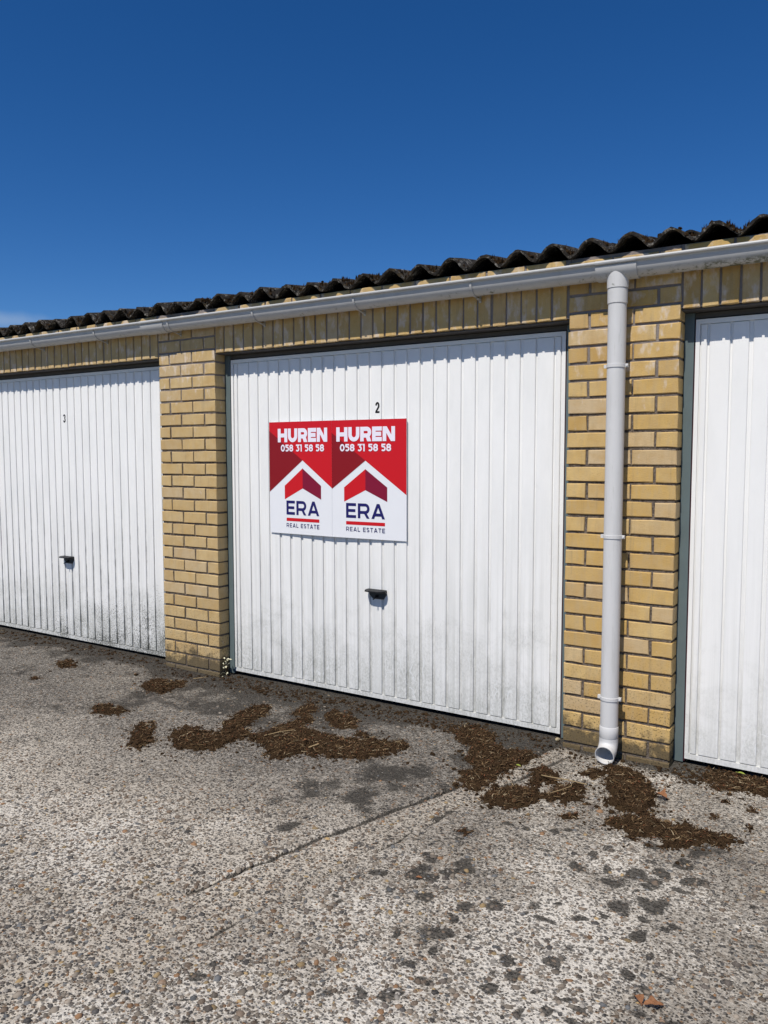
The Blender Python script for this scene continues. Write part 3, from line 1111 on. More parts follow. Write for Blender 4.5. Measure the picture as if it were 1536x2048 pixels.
# remaining rows up to the ridge and the far slope, one body
mb = MB()
ys0, ys1 = EAVE_Y + 3 * EX, 2.75
n_i = 49 * 8
vs, fs = [], []
prof = [(TX0 + (i / 8 - 0.5) * TP, tile_prof((i % 8) / 8)) for i in range(n_i + 1) if TX0 + (i / 8 - 0.5) * TP < 2.8]
k = len(prof)
for yy_, zz in ((ys0 - .02, EAVE_Z + 3 * EX * SL), (ys1, EAVE_Z + (ys1 - EAVE_Y) * SL), (5.5, EAVE_Z)):
    vs += [(a, yy_, b + zz) for a, b in prof]
    vs += [(a, yy_, b + zz - .02) for a, b in prof]
for s in range(2):
    for i in range(k - 1):
        a, b = s * 2 * k + i, (s + 1) * 2 * k + i
        fs.append((a, a + 1, b + 1, b))
        fs.append((a + k, b + k, b + 1 + k, a + 1 + k))
mb.add(vs, fs)
o = attach(mb.build('upper_tiles', M['tile']), roof)
o['kind'] = 'stuff'
# eaves board behind the tile arches
mb = MB()
mb.box(-5.9, 2.7, .20, .24, 2.2625, 2.30)
attach(mb.build('eaves_board', M['timber']), roof)
# dry moss tufts sitting in the troughs of the eave
fv, ff = [], []
for i in range(NT_):
    x = TX0 + i * TP
    if x > 2.7: break
    for sgn in (-1, 1):
        for _ in range(random.choice([2, 4, 10, 22])):
            t = 0.5 + sgn * random.uniform(.22, .5)
            X = x + (t - .5) * TP
            Y = EAVE_Y + random.uniform(.0, .10)
            Z = EAVE_Z + tile_prof(t) + (Y - EAVE_Y) * SL
            for _ in range(5):
                b = len(fv)
                hh = random.uniform(.006, .024)
                a = random.uniform(0, 2 * pi)
                wd = random.uniform(.003, .007)
                dx, dy = math.cos(a) * wd, math.sin(a) * wd
                ox, oy = random.uniform(-.008, .008), random.uniform(-.008, .008)
                fv += [(X + ox - dx, Y + oy - dy, Z - .004), (X + ox + dx, Y + oy + dy, Z - .004), (X + ox + random.uniform(-.008, .008), Y + oy + random.uniform(-.008, .008), Z + hh)]
                ff.append((b, b + 1, b + 2))
for i in range(NT_):
    x = TX0 + i * TP
    if x > 2.7: break
    for _ in range(random.choice([1, 3, 5, 8])):
        t = 0.5 + random.choice([-1, 1]) * random.uniform(.12, .5)
        X, Y = x + (t - .5) * TP, EAVE_Y + random.uniform(-.004, .08)
        Z = EAVE_Z + tile_prof(t) + (Y - EAVE_Y) * SL
        S_ = random.uniform(.004, .013)
        b = len(fv)
        for a_ in ico_v.tolist():
            k_ = S_ * random.uniform(.7, 1.35)
            fv.append((X + a_[0] * k_, Y + a_[1] * k_, Z + a_[2] * k_ * .8))
        ff += [tuple(b + c_ for c_ in f_) for f_ in ico_f.tolist()]
o = attach(link('roof_moss', fv, ff, M['moss']), roof)
o['kind'] = 'stuff'

# ------------------------------------------------------------------ gutter
GYC, GZC, GR = -0.058, 2.192, 0.052
gut = attach(empty('gutter', (-1.6, GYC, GZC)))


def gut_section(r, th=0.003, n=18):
    out = [(GYC - r * math.cos(pi * i / n), GZC - r * math.sin(pi * i / n)) for i in range(n + 1)]
    inn = [(GYC - (r - th) * math.cos(pi * i / n), GZC - (r - th) * math.sin(pi * i / n)) for i in range(n, -1, -1)]
    return out + inn


def fall(x):      # the gutter drops a little towards the outlet
    return 0.0016 * abs(x + 0.25)


def extrude_x(mb, prof, x0, x1, mi=0, n=1):
    k = len(prof)
    xs_ = [x0 + (x1 - x0) * i / n for i in range(n + 1)]
    v = [(x, y, z + fall(x)) for x in xs_ for y, z in prof]
    f = []
    for s in range(n):
        for i in range(k):
            j = (i + 1) % k
            f.append((s * k + i, s * k + j, (s + 1) * k + j, (s + 1) * k + i))
    f.append(tuple(range(k)))
    f.append(tuple(reversed(range(n * k, n * k + k))))
    mb.add(v, f, mi)


def bead(r, cy, cz, n=10):
    return [(cy + r * math.cos(2 * pi * i / n), cz - r * math.sin(2 * pi * i / n)) for i in range(n)]


JOIN = [-2.98 - .11, -0.249]
spans = [(-6.1, -3.30), (-3.298, -0.32), (-0.178, 2.9)]
mb = MB()
extrude_x(mb, gut_section(GR), -6.1, 2.9, n=12)
o = attach(mb.build('channel', M['gut']), gut)
auto_smooth(o)
mb = MB()
extrude_x(mb, bead(.0072, GYC - GR - .0085, GZC + .0132), -6.1, 2.9, n=12)
mb2 = MB()
extrude_x(mb, [(GYC - GR - .0005, GZC + .0), (GYC - GR - .0085, GZC + .0190), (GYC - GR + .0035, GZC + .0190), (GYC - GR + .0028, GZC + .0)], -6.1, 2.9, n=12)
o = attach(mb.build('front_bead', M['gut']), gut)
auto_smooth(o)


def sleeve(name, x0, x1, r):
    mb = MB()
    extrude_x(mb, gut_section(r, .004), x0, x1)
    extrude_x(mb, bead(.0092, GYC - GR - .0065, GZC + .013), x0 + .001, x1 - .001)
    o = attach(mb.build(name, M['gut']), gut)
    auto_smooth(o)
    return o


sleeve('joint_sleeve', -3.235, -3.035, GR + .0048)
sleeve('outlet_body', -0.335, -0.160, GR + .0055)
for xb in (-5.05, -4.358 - .02, -3.668 - .02, -2.976 - .015, -2.2896 - .015, -1.5956 - .012, -0.924 - .01, 0.45, 1.12, 1.8, 2.5):
    mb = MB()
    extrude_x(mb, gut_section(GR + .0045, .003), xb - .006, xb + .006)
    extrude_x(mb, bead(.0088, GYC - GR - .0065, GZC + .013), xb - .006, xb + .006)
    mb.box(xb - .006, xb + .006, GYC + GR + .002, -.0005, GZC - .075 + fall(xb), GZC + .010 + fall(xb))
    v = [(xb - .004, GYC + .005, GZC - GR - .006 + fall(xb)), (xb + .004, GYC + .005, GZC - GR - .006 + fall(xb)), (xb + .004, -.004, GZC - GR - .018 + fall(xb)), (xb - .004, -.004, GZC - GR - .018 + fall(xb)),
         (xb - .004, -.004, GZC - GR - .004 + fall(xb)), (xb + .004, -.004, GZC - GR - .004 + fall(xb))]
    mb.add(v, [(0, 1, 2, 3), (0, 3, 4), (1, 5, 2), (0, 4, 5, 1)])
    o = attach(mb.build('gutter_bracket', M['gut']), gut)
    auto_smooth(o)

# ------------------------------------------------------------------ downpipe
PX, PY, PR = -0.250, -0.062, 0.0395
dp = attach(empty('downpipe', (PX, PY, 0.02)))
mb = MB()
mb.tube([(PX, PY, 2.175), (PX, PY, 2.100)], [.0475, .0455], 32)
mb.tube([(PX, PY, 2.0995), (PX, PY, 2.0975)], .0420, 32, caps=False)
o = attach(mb.build('outlet_spigot', M['pvc']), dp); auto_smooth(o)
mb = MB()
mb.tube([(PX, PY, 2.097), (PX, PY, 2.036), (PX, PY, 2.032)], [.0432, .0425, PR], 32)
mb.tube([(PX, PY, 2.0325), (PX, PY, 0.157)], PR, 32, caps=False)
o = attach(mb.build('pipe', M['pvc']), dp); auto_smooth(o)
# bottom socket and the shoe that throws the water forward
mb = MB()
mb.tube([(PX, PY, 0.163), (PX, PY, 0.160), (PX, PY, 0.112), (PX, PY, 0.1095)], [.0400, .0418, .0415, .0400], 32)
o = attach(mb.build('lower_socket', M['pvc']), dp); auto_smooth(o)
cen, rr = Vector((PX, PY - .052, .098)), .052
path = [Vector((PX, PY, .1105))]
for i in range(9):
    a = R_(84 * i / 8)
    path.append(Vector((PX, cen.y + rr * math.cos(a), cen.z - rr * math.sin(a))))
dd = (path[-1] - path[-2]).normalized()
path.append(path[-1] + dd * .016)
mb = MB()
n_r = 32
mb.tube(path, [.0418] * 10 + [.0425], n_r, caps=False)
mb.tube(list(reversed(path)), [.0405] + [.0395] * 10, n_r, caps=False)
# rim joining outer and inner skin
e = path[-1]
t = dd
nn = t.orthogonal().normalized()
bb = t.cross(nn)
ringv = []
for off_, r_ in ((-.004, .0428), (.0006, .0430), (.0006, .0398), (-.004, .0396)):
    ringv += [e + t * off_ + (nn * math.cos(2 * pi * q_ / n_r) + bb * math.sin(2 * pi * q_ / n_r)) * r_ for q_ in range(n_r)]
mb.add(ringv, [(s_ * n_r + q_, s_ * n_r + (q_ + 1) % n_r, (s_ + 1) * n_r + (q_ + 1) % n_r, (s_ + 1) * n_r + q_) for s_ in range(3) for q_ in range(n_r)])
o = attach(mb.build('shoe', M['pvc']), dp); auto_smooth(o)
for zc in (1.768, 1.020, 0.290):
    mb = MB()
    mb.tube([(PX, PY, zc - .008), (PX, PY, zc - .007), (PX, PY, zc + .007), (PX, PY, zc + .008)], [PR + .0005, PR + .003, PR + .003, PR + .0005], 32, caps=False)
    for s in (-1, 1):
        mb.box(PX + s * (PR + .007) - .006, PX + s * (PR + .007) + .006, PY - .007, PY + .007, zc - .0078, zc + .0078)
    mb.tube([(PX + PR + .008, PY - .012, zc), (PX + PR + .008, PY + .010, zc)], .004, 8)
    mb.box(PX - .007, PX + .007, PY + PR + .001, .002, zc - .006, zc + .006)
    o = attach(mb.build('pipe_clip', M['pvc']), dp); auto_smooth(o)

# ------------------------------------------------------------------ letting sign: two boards meeting in a shallow ridge
sign = empty('rental_sign', (-1.876, 0.09, 0.916))
tag(sign, 'red and white double estate agent board reading HUREN on ribbed garage door', 'sign')
PWID, PH = 0.480, 0.658


def sign_panel(xl, yl, xr, yr, du):
    """board from (xl,yl) to (xr,yr); local x runs along it, local -y is the printed face"""
    ang = math.atan2(yr - yl, xr - xl)
    Wd = math.hypot(xr - xl, yr - yl)
    loc = Vector((xl, yl, 0.917)) - sign.location
    mb = MB()
    mb.box(0, Wd - .0004, 0, .004, 0, PH)
    p = mb.build('panel', M['board'], sign)
    p.location = loc
    p.rotation_euler = (0, 0, ang)

    def poly(name, pts, mat, y):
        v = [(u * Wd, y, (1 - vv_) * PH) for u, vv_ in pts]
        return link(name, v, [tuple(range(len(v)))], mat, p)
    ap = .462 + du
    vl, vr = .342 + ap * .527, .342 + (1 - ap) * .520
    # the red field is split so that no polygon is concave
    mb = MB()
    y = -.0006
    for pts in ([(0, 0), (0, vl), (ap, .342), (ap, 0)], [(ap, 0), (ap, .342), (1, vr), (1, 0)]):
        mb.add([(u * Wd, y, (1 - q) * PH) for u, q in pts], [(0, 1, 2, 3)])
    mb.build('red_field', M['red'], p)
    poly('dark_triangle', [(0, .105 - du * .35), (0, vl), (ap, .342)], M['dred'], -.0011)
    mb = MB()
    mb.add([(u * Wd, -.0006, (1 - q) * PH) for u, q in [(.170 + du, .570), (.170 + du, .692), (ap, .590), (ap, .413)]], [(0, 1, 2, 3)], 0)
    mb.add([(u * Wd, -.0006, (1 - q) * PH) for u, q in [(ap, .413), (ap, .590), (.752 + du, .683), (.752 + du, .563)]], [(0, 1, 2, 3)], 1)
    mb.build('roof_emblem', [M['red'], M['wine']], p)
    zz = lambda q: (1 - q) * PH
    mb = MB()
    text(mb, 'HUREN', (.066 + du) * Wd, (.855 + du) * Wd, zz(.060), zz(.181), .285, .055, -.0017)
    mb.build('white_lettering', M['white'], p)
    mb = MB()
    text(mb, '058 31 58 58', (.115 + du) * Wd, (.805 + du) * Wd, zz(.202), zz(.264), .215, .07, -.0017)
    mb.build('white_telephone_number', M['white'], p)
    mb = MB()
    text(mb, 'ERA', (.196 + du) * Wd, (.722 + du) * Wd, zz(.702), zz(.828), .195, .12, -.0009)
    mb.build('navy_lettering', M['navy'], p)
    mb = MB()
    text(mb, 'REAL ESTATE', (.196 + du) * Wd, (.722 + du) * Wd, zz(.905), zz(.942), .16, .24, -.0009)
    mb.build('small_navy_lettering', M['navy'], p)
    mb = MB()
    mb.add([((.196 + du) * Wd, -.0007, zz(.886)), ((.722 + du) * Wd, -.0007, zz(.886)), ((.722 + du) * Wd, -.0007, zz(.857)), ((.196 + du) * Wd, -.0007, zz(.857))], [(0, 1, 2, 3)])
    mb.build('red_bar', M['red'], p)
    return p


sign_panel(-2.354, .085, -1.883, .070, .08)
sign_panel(-1.8825, .070, -1.401, .085, 0.0)

# ------------------------------------------------------------------ dry moss fallen from the roof
Cc = np.array([0.752549, -3.542673, 1.387557])
Rv, Uv, Wv = np.array(r2), np.array(u2), np.array(fwd)


def gp(u, v):
    """where the sight line of a photograph pixel meets the yard: used once to survey the clump outlines"""
    d = Rv * (u - 768) / 1575.8 - Uv * (v - 1024) / 1575.8 + Wv
    t = (-0.003 - Cc[2]) / d[2]
    q = Cc + t * d
    return float(q[0]), float(q[1])


def inside(x, y, poly):
    c = np.zeros(x.shape, bool)
    px_, py_ = poly[-1]
    for qx, qy in poly:
        cond = ((qy > y) != (py_ > y))
        with np.errstate(divide='ignore', invalid='ignore'):
            xi = (px_ - qx) * (y - qy) / (py_ - qy) + qx
        c ^= cond & (x < xi)
        px_, py_ = qx, qy
    return c


ftone = np.array([(.026, .015, .008), (.050, .028, .014), (.10, .062, .033), (.040, .024, .012), (.17, .115, .06), (.34, .27, .17), (.12, .05, .025)])


def fibres(pts, zf, dens, lmin, lmax, straw, seed, zoff=0.0):
    """thin curled strips scattered over pts"""
    q = np.random.default_rng(seed)
    nF = int(dens)
    V_, F_, T_ = [], [], []
    ch = q.integers(0, len(pts), nF)
    for c in ch:
        x, y = pts[c] + q.normal(0, 1, 2) * q.choice([.006, .006, .006, .02])
        z = float(zf(np.array([x]), np.array([y]))[0]) + zoff
        isstraw = q.random() < straw
        L = q.uniform(lmin, lmax) * (2.2 if isstraw else 1.0)
        wd = q.uniform(.0008, .0026) * (0.8 if isstraw else 1.3)
        a = q.uniform(0, 2 * pi)
        el = q.uniform(-.1, .35) if isstraw else q.uniform(-.1, 1.15)
        curl = q.uniform(-1.2, 1.2)
        b = len(V_)
        p_ = np.array([x, y, z + .001])
        for s in range(4):
            aa = a + curl * s / 3
            dv = np.array([math.cos(aa) * math.cos(el), math.sin(aa) * math.cos(el), math.sin(el) * (1 - .55 * s)])
            sd = np.array([-math.sin(aa), math.cos(aa), .25]) * wd * (1 - .25 * s)
            V_ += [tuple(p_ - sd), tuple(p_ + sd)]
            p_ = p_ + dv * L / 3
        F_ += [(b + 2 * s, b + 2 * s + 1, b + 2 * s + 3, b + 2 * s + 2) for s in range(3)]
        tn = ftone[q.choice([4, 5], p=[.7, .3])] if isstraw else ftone[q.choice([0, 1, 2, 3, 6], p=[.25, .34, .20, .15, .06])]
        tn = tn * q.uniform(.7, 1.3)
        T_ += [(*tn, 1.0)] * 8
    return V_, F_, T_


def clump(name, pix, h, label, group, seed, straw=0.10, step=0.0065, dens=22000):
    poly = [gp(*q) for q in pix]
    ax = np.array([q[0] for q in poly]); ay = np.array([q[1] for q in poly])
    x0, x1, y0, y1 = ax.min() - .02, ax.max() + .02, ay.min() - .02, ay.max() + .02
    X, Y = np.meshgrid(np.arange(x0, x1, step), np.arange(y0, y1, step))
    wx = X + (vnoise(X, Y, .025, 200 + seed) - .5) * .032
    wy = Y + (vnoise(X, Y, .025, 230 + seed) - .5) * .032
    ins = inside(wx, wy, poly)
    # distance to the outline gives the mound its section; noise frays its edge
    pl = poly + [poly[0]]
    dist = seg_dist(wx, wy, pl)
    big = min(1.0, (x1 - x0) / .25)
    dist = np.where(ins, dist, -dist) + (fbm(X, Y, .030, 260 + seed, 3) - .5) * .085 * big + (fbm(X, Y, .012, 280 + seed, 2) - .5) * .055 * big - .004
    ins = dist > 0
    dist = np.abs(dist)
    if ins.sum() < 6: return None
    gzv = ground_z(X, Y)
    lump = fbm(X, Y, .045, 300 + seed, 4)
    hz = np.minimum(1, dist / .022) ** .6 * h * .68 * np.clip(.1 + 1.9 * (lump - .12), .1, 2) + (fbm(X, Y, .012, 330 + seed, 2) - .5) * .012
    Z = gzv + np.where(ins, np.maximum(hz, .0008), -.004)
    ii = np.arange(X.size).reshape(X.shape)
    cell = ins[:-1, :-1] | ins[1:, :-1] | ins[:-1, 1:] | ins[1:, 1:]
    Q_ = np.stack([ii[:-1, :-1], ii[:-1, 1:], ii[1:, 1:], ii[1:, :-1]], -1)[cell]
    used, inv = np.unique(Q_, return_inverse=True)
    V_ = np.stack([X.ravel(), Y.ravel(), Z.ravel()], 1)[used]
    Q_ = inv.reshape(-1, 4)
    cx, cy = float(ax.mean()), float(ay.mean())
    c3 = np.array([cx, cy, 0.0])
    root = empty(name, (cx, cy, float(ground_z(np.array([cx]), np.array([cy]))[0])))
    tag(root, label, 'moss', group)
    ro = np.array(root.location)
    link_me('mat', np_mesh('moss_mat', V_ - ro, Q_), M['moss'], root, smooth=True)
    area = ins.sum() * step * step
    pts = np.stack([X[ins], Y[ins]], 1)
    Zs = np.where(ins, Z, gzv)

    def zf(x, y):
        i = np.clip(((y - y0) / step).round().astype(int), 0, X.shape[0] - 1)
        j = np.clip(((x - x0) / step).round().astype(int), 0, X.shape[1] - 1)
        return Zs[i, j]
    V2, F2, T2 = fibres(pts, zf, max(24, area * dens), .008, .020, straw, 400 + seed)
    # crumbs thinning out round the edge
    qc = np.random.default_rng(500 + seed)
    rim = np.stack([X[ins & (dist < .02)], Y[ins & (dist < .02)]], 1)
    for _ in range(int(min(420, 30 + area * 5200))):
        x_, y_ = rim[qc.integers(0, len(rim))] + qc.normal(0, 1, 2) * qc.choice([.012, .025, .05]) * big
        S_ = float(np.clip(qc.lognormal(math.log(.0028), .5), .0015, .009))
        z_ = float(ground_z(np.array([x_]), np.array([y_]))[0]) + S_ * .3
        b_ = len(V2)
        for a_ in ico_v.tolist():
            k_ = S_ * qc.uniform(.65, 1.4)
            V2.append((x_ + a_[0] * k_, y_ + a_[1] * k_, z_ + a_[2] * k_ * .6))
        F2 += [tuple(b_ + c_ for c_ in f_) for f_ in ico_f.tolist()]
        tn_ = ftone[qc.choice([0, 1, 2, 4], p=[.4, .35, .18, .07])] * qc.uniform(.6, 1.2)
        T2 += [(*tn_, 1.0)] * 11
    V2 = [(a - ro[0], b - ro[1], c - ro[2]) for a, b, c in V2]
    me = bpy.data.meshes.new('fibres')
    me.from_pydata(V2, [], F2); me.update()
    ca = me.color_attributes.new('tone', 'FLOAT_COLOR', 'POINT')
    ca.data.foreach_set('color', np.array(T2, dtype=np.float32).ravel())
    o = link_me('fibres', me, M['fibre'], root)
    o['kind'] = 'stuff'
    return root


def c7(*p): return [(150 + a / 2.194, 1250 + b / 2.194) for a, b in p]
def c8(*p): return [(736 + a / 1.92, 1500 + b / 1.92) for a, b in p]
def c5(*p): return [(a / 3.072, 900 + b / 3.072) for a, b in p]


G1 = 'clumps of dry moss on the concrete'
SM = 'small clump of dry brown moss lying alone on the concrete'
clump('moss_clump', c5((345, 1325), (360, 1298), (440, 1296), (466, 1308), (462, 1334), (400, 1342)), .020, 'small lone clump of dry moss in front of the mouldy door numbered 3', G1, 1)
clump('moss_clump', c7((300, 265), (330, 248), (395, 238), (412, 250), (416, 290), (380, 300), (320, 292)), .022, 'rounded reddish brown moss clump before the foot of the pier without the pipe', G1, 2)
clump('moss_clump', c7((415, 255), (450, 243), (492, 248), (482, 270), (430, 286)), .014, 'thin moss clump beside the rounded one near the pier without the pipe', G1, 3)
clump('moss_clump', c7((76, 380), (100, 350), (150, 353), (217, 378), (190, 394), (120, 400)), .018, 'oval moss clump lying farthest out from the door numbered 3', G1, 4)
clump('moss_clump', c7((243, 532), (255, 490), (280, 440), (320, 428), (352, 485), (332, 522), (290, 544), (260, 542)), .020, 'upright drop-shaped moss clump left of the long moss drift', G1, 5)
clump('moss_clump', c7((425, 525), (430, 470), (480, 448), (540, 453), (600, 488), (640, 468), (650, 430), (700, 390), (780, 363), (840, 355), (862, 375), (850, 398), (780, 424), (740, 452), (752, 482), (745, 505), (700, 508), (650, 535), (590, 556), (500, 550), (440, 540)), .024, 'hook-shaped drift of brown moss before the door numbered 2', G1, 6, .09)
clump('moss_clump', c7((752, 486), (850, 468), (920, 438), (990, 408), (1030, 398), (1037, 425), (1000, 450), (1060, 473), (1150, 498), (1250, 503), (1300, 503), (1380, 518), (1440, 520), (1462, 535), (1400, 562), (1330, 572), (1270, 596), (1160, 592), (1080, 578), (1000, 574), (920, 584), (860, 594), (820, 562), (828, 532), (760, 512)), .022, 'long wide drift of brown moss full of straw before the door numbered 2', G1, 7, .12)
clump('moss_clump', c7((953, 392), (990, 360), (1040, 340), (1062, 365), (1042, 387), (990, 400)), .020, 'small moss clump between the door numbered 2 and the long straw-filled drift', G1, 8)
clump('moss_clump', c7((1108, 397), (1140, 375), (1200, 393), (1242, 420), (1232, 452), (1160, 457), (1120, 432)), .020, 'bulky short moss clump just behind the long straw-filled drift', G1, 9, .10)
clump('moss_clump', c7((1218, 492), (1250, 466), (1292, 480), (1283, 499)), .014, 'tiny moss lump touching the long straw-filled drift', G1, 10)
clump('moss_clump', [(905, 1462), (945, 1454), (990, 1474), (987, 1490), (1010, 1501), (1060, 1504), (1077, 1515), (1030, 1537), (1000, 1552), (987, 1571), (925, 1582), (907, 1569), (920, 1550), (945, 1532), (930, 1512), (945, 1495), (920, 1480)], .022, 'tall ragged moss drift before the corner of the door numbered 2', G1, 11, .09)
clump('moss_clump', c8((613, 128), (630, 78), (660, 66), (700, 73), (722, 100), (727, 122), (680, 131), (640, 143)), .030, 'high dark round moss clump right of the ragged drift', G1, 12, .04)
clump('moss_clump', c8((438, 205), (455, 163), (490, 148), (560, 138), (620, 148), (650, 163), (690, 173), (692, 150), (740, 128), (800, 128), (848, 140), (843, 157), (812, 188), (780, 204), (720, 198), (660, 194), (620, 214), (570, 222), (500, 219)), .024, 'two-lobed moss clump with long pale stalks before the downpipe pier', G1, 13, .10)
clump('moss_clump', c8((798, 90), (830, 78), (880, 73), (902, 90), (882, 110), (840, 107)), .018, 'small moss clump just left of the heap under the pipe mouth', G1, 14)
clump('moss_clump', c8((903, 195), (930, 160), (910, 130), (898, 100), (920, 73), (960, 60), (1010, 63), (1022, 85), (1062, 110), (1093, 150), (1104, 185), (1094, 222), (1072, 248), (1020, 244), (970, 228), (930, 222)), .032, 'large dark moss heap in front of the mouth of the downpipe', G1, 15, .10)
clump('moss_clump', c8((902, 285), (920, 260), (960, 260), (1020, 253), (1080, 263), (1130, 288), (1200, 298), (1250, 298), (1310, 318), (1340, 333), (1393, 345), (1388, 372), (1350, 381), (1310, 358), (1270, 353), (1230, 373), (1180, 384), (1140, 358), (1080, 338), (1042, 333), (1030, 348), (990, 338), (980, 312), (940, 297)), .024, 'long straggling moss drift in front of the heap at the pipe mouth', G1, 16, .10)
clump('moss_clump', c8((728, 255), (770, 248), (802, 246), (806, 266), (770, 278), (745, 270)), .014, 'small moss scrap between the two-lobed clump and the straggling drift', G1, 17)
clump('moss_clump', c8((1258, 105), (1320, 73), (1380, 83), (1540, 113), (1620, 135), (1620, 200), (1536, 182), (1440, 162), (1370, 152), (1330, 150), (1340, 125)), .010, 'flat spread of dark moss along the foot of the door right of the downpipe', G1, 18, .10)
SCRAP = ['little moss scrap just beyond the crumpled orange brown leaf', 'longer twig-like moss scrap out from the flat spread by the right-hand door', 'thin moss scrap behind the far lobe of the straggling drift', 'tiny three-cornered moss scrap off the tip of the straggling drift', 'tiny dark moss scrap lying beside the second concrete joint', 'tiny moss scrap near the lone clump before the door numbered 3']
for i, pts in enumerate((c8((1343, 190), (1365, 186), (1382, 198), (1375, 207), (1350, 206)), c8((1448, 215), (1470, 208), (1497, 222), (1492, 238), (1460, 232)), c8((1322, 255), (1345, 252), (1364, 262), (1350, 271)), c8((1448, 302), (1465, 294), (1478, 300), (1464, 318)), c8((348, 310), (370, 302), (388, 316), (372, 329)), c5((180, 1360 + 40), (215, 1352 + 40), (245, 1366 + 40), (205, 1376 + 40)))):
    clump('moss_scrap', pts, .012, SCRAP[i], 'loose moss scraps', 30 + i, .05, .0045)

# low litter along the walls: moss crumbs, straw and bits that nobody could count
LP_ = []
q = np.random.default_rng(77)
for _ in range(2600):
    x = q.uniform(-5.3, 1.0)
    y = -abs(q.normal(0, .11)) - .004
    inpier = (XA < x < XA + PIERW) or (XB < x < XB + PIERW)
    if not inpier: y += .07
    LP_.append((x, y))
for pl, nn, sp in (([(-2.62, -.02), (-2.30, -.10), (-2.0, -.06), (-1.7, -.02)], 500, .05), ([(-1.7, -.05), (-1.2, -.06), (-.9, -.02)], 500, .05), ([(-2.05, -.95), (-1.9, -.6), (-1.55, -.7), (-1.2, -.5)], 500, .13), ([(-.8, -.2), (-.6, -.6), (-.2, -.4), (.1, -.6)], 600, .15), ([(.05, -.06), (.35, .0)], 300, .05)):
    pl = np.array(pl)
    for _ in range(nn):
        i = q.integers(0, len(pl) - 1)
        LP_.append(tuple(pl[i] + (pl[i + 1] - pl[i]) * q.random() + q.normal(0, sp, 2)))
LP_ = np.array([p_ for p_ in LP_ if p_[1] < .085 and not ((XA - .004 < p_[0] < XA + PIERW + .004 or XB - .004 < p_[0] < XB + PIERW + .004) and p_[1] > -.004)])
V2, F2, T2 = fibres(LP_, ground_z, 5200, .004, .011, .10, 5)
me = bpy.data.meshes.new('litter')
me.from_pydata(V2, [], F2); me.update()
ca = me.color_attributes.new('tone', 'FLOAT_COLOR', 'POINT')
ca.data.foreach_set('color', np.array(T2, dtype=np.float32).ravel())
o = link_me('litter', me, M['fibre'])
cr_pts = LP_[q.integers(0, len(LP_), 3200)] + q.normal(0, .01, (3200, 2))
okk = (cr_pts[:, 1] < .085) & ~((((cr_pts[:, 0] > XA - .008) & (cr_pts[:, 0] < XA + PIERW + .008)) | ((cr_pts[:, 0] > XB - .008) & (cr_pts[:, 0] < XB + PIERW + .008))) & (cr_pts[:, 1] > -.006))
cr_pts = cr_pts[okk]
nc = len(cr_pts)
csz = q.lognormal(math.log(.0042), .5, nc).clip(.002, .013)
cv = ico_v[None] * (1 + q.uniform(-.35, .35, (nc, 11, 1))) * csz[:, None, None] * np.array([1, 1, .6])
cv[:, :, 0] += cr_pts[:, 0:1]; cv[:, :, 1] += cr_pts[:, 1:2]
cv[:, :, 2] += (ground_z(cr_pts[:, 0], cr_pts[:, 1]) + csz * .35)[:, None]
crumbs = link_me('moss_crumbs', np_mesh('moss_crumbs', cv.reshape(-1, 3), (ico_f[None] + (np.arange(nc) * 11)[:, None, None]).reshape(-1, 3)), M['moss'])
tag(crumbs, 'dark crumbs of moss scattered round the drifts and the door thresholds', 'moss crumbs', kind='stuff')
tag(o, 'straw bits strewn along the foot of the garages', 'litter', kind='stuff')


# ------------------------------------------------------------------ leaves, stalks, stone, weed
def leaf(u, v, L, Wd, ang, mat, label, curl=.35, lift=.006, lobes=0, seed=0, stalk=True):
    x, y = gp(u, v)
    qq = random.Random(seed)
    root = empty('fallen_leaf', (x, y, float(ground_z(np.array([x]), np.array([y]))[0]) + lift))
    tag(root, label, 'leaf')
    root.rotation_euler = (qq.uniform(-.12, .12), qq.uniform(-.12, .12), ang)
    n1, n2 = 12, 6
    vs, fs = [], []
    for i in range(n1 + 1):
        t = i / n1
        wv = Wd / 2 * (math.sin(pi * min(1, t * .97 + .03)) ** .75)
        if lobes: wv *= 1 + .28 * math.cos(t * pi * 2 * lobes)
        for j in range(n2 + 1):
            s = j / n2 * 2 - 1
            vs.append(((t - .5) * L, s * wv, curl * (abs(s) ** 1.4) * wv + .10 * L * math.sin(t * 5) * .4 + qq.uniform(-.0006, .0006)))
    for i in range(n1):
        for j in range(n2):
            a = i * (n2 + 1) + j
            fs.append((a, a + 1, a + n2 + 2, a + n2 + 1))
    o = link('blade', vs, fs, mat, root, smooth=True)
    md = o.modifiers.new('thickness', 'SOLIDIFY'); md.thickness = .0006
    if stalk:
        mb = MB()
        mb.tube([(-L * .1, 0, .0012), (-L * .55, 0, .001), (-L * .8, L * .06, .0005)], [.0006, .0010, .0008], 6)
        mb.build('stalk', mat, root)
    return root


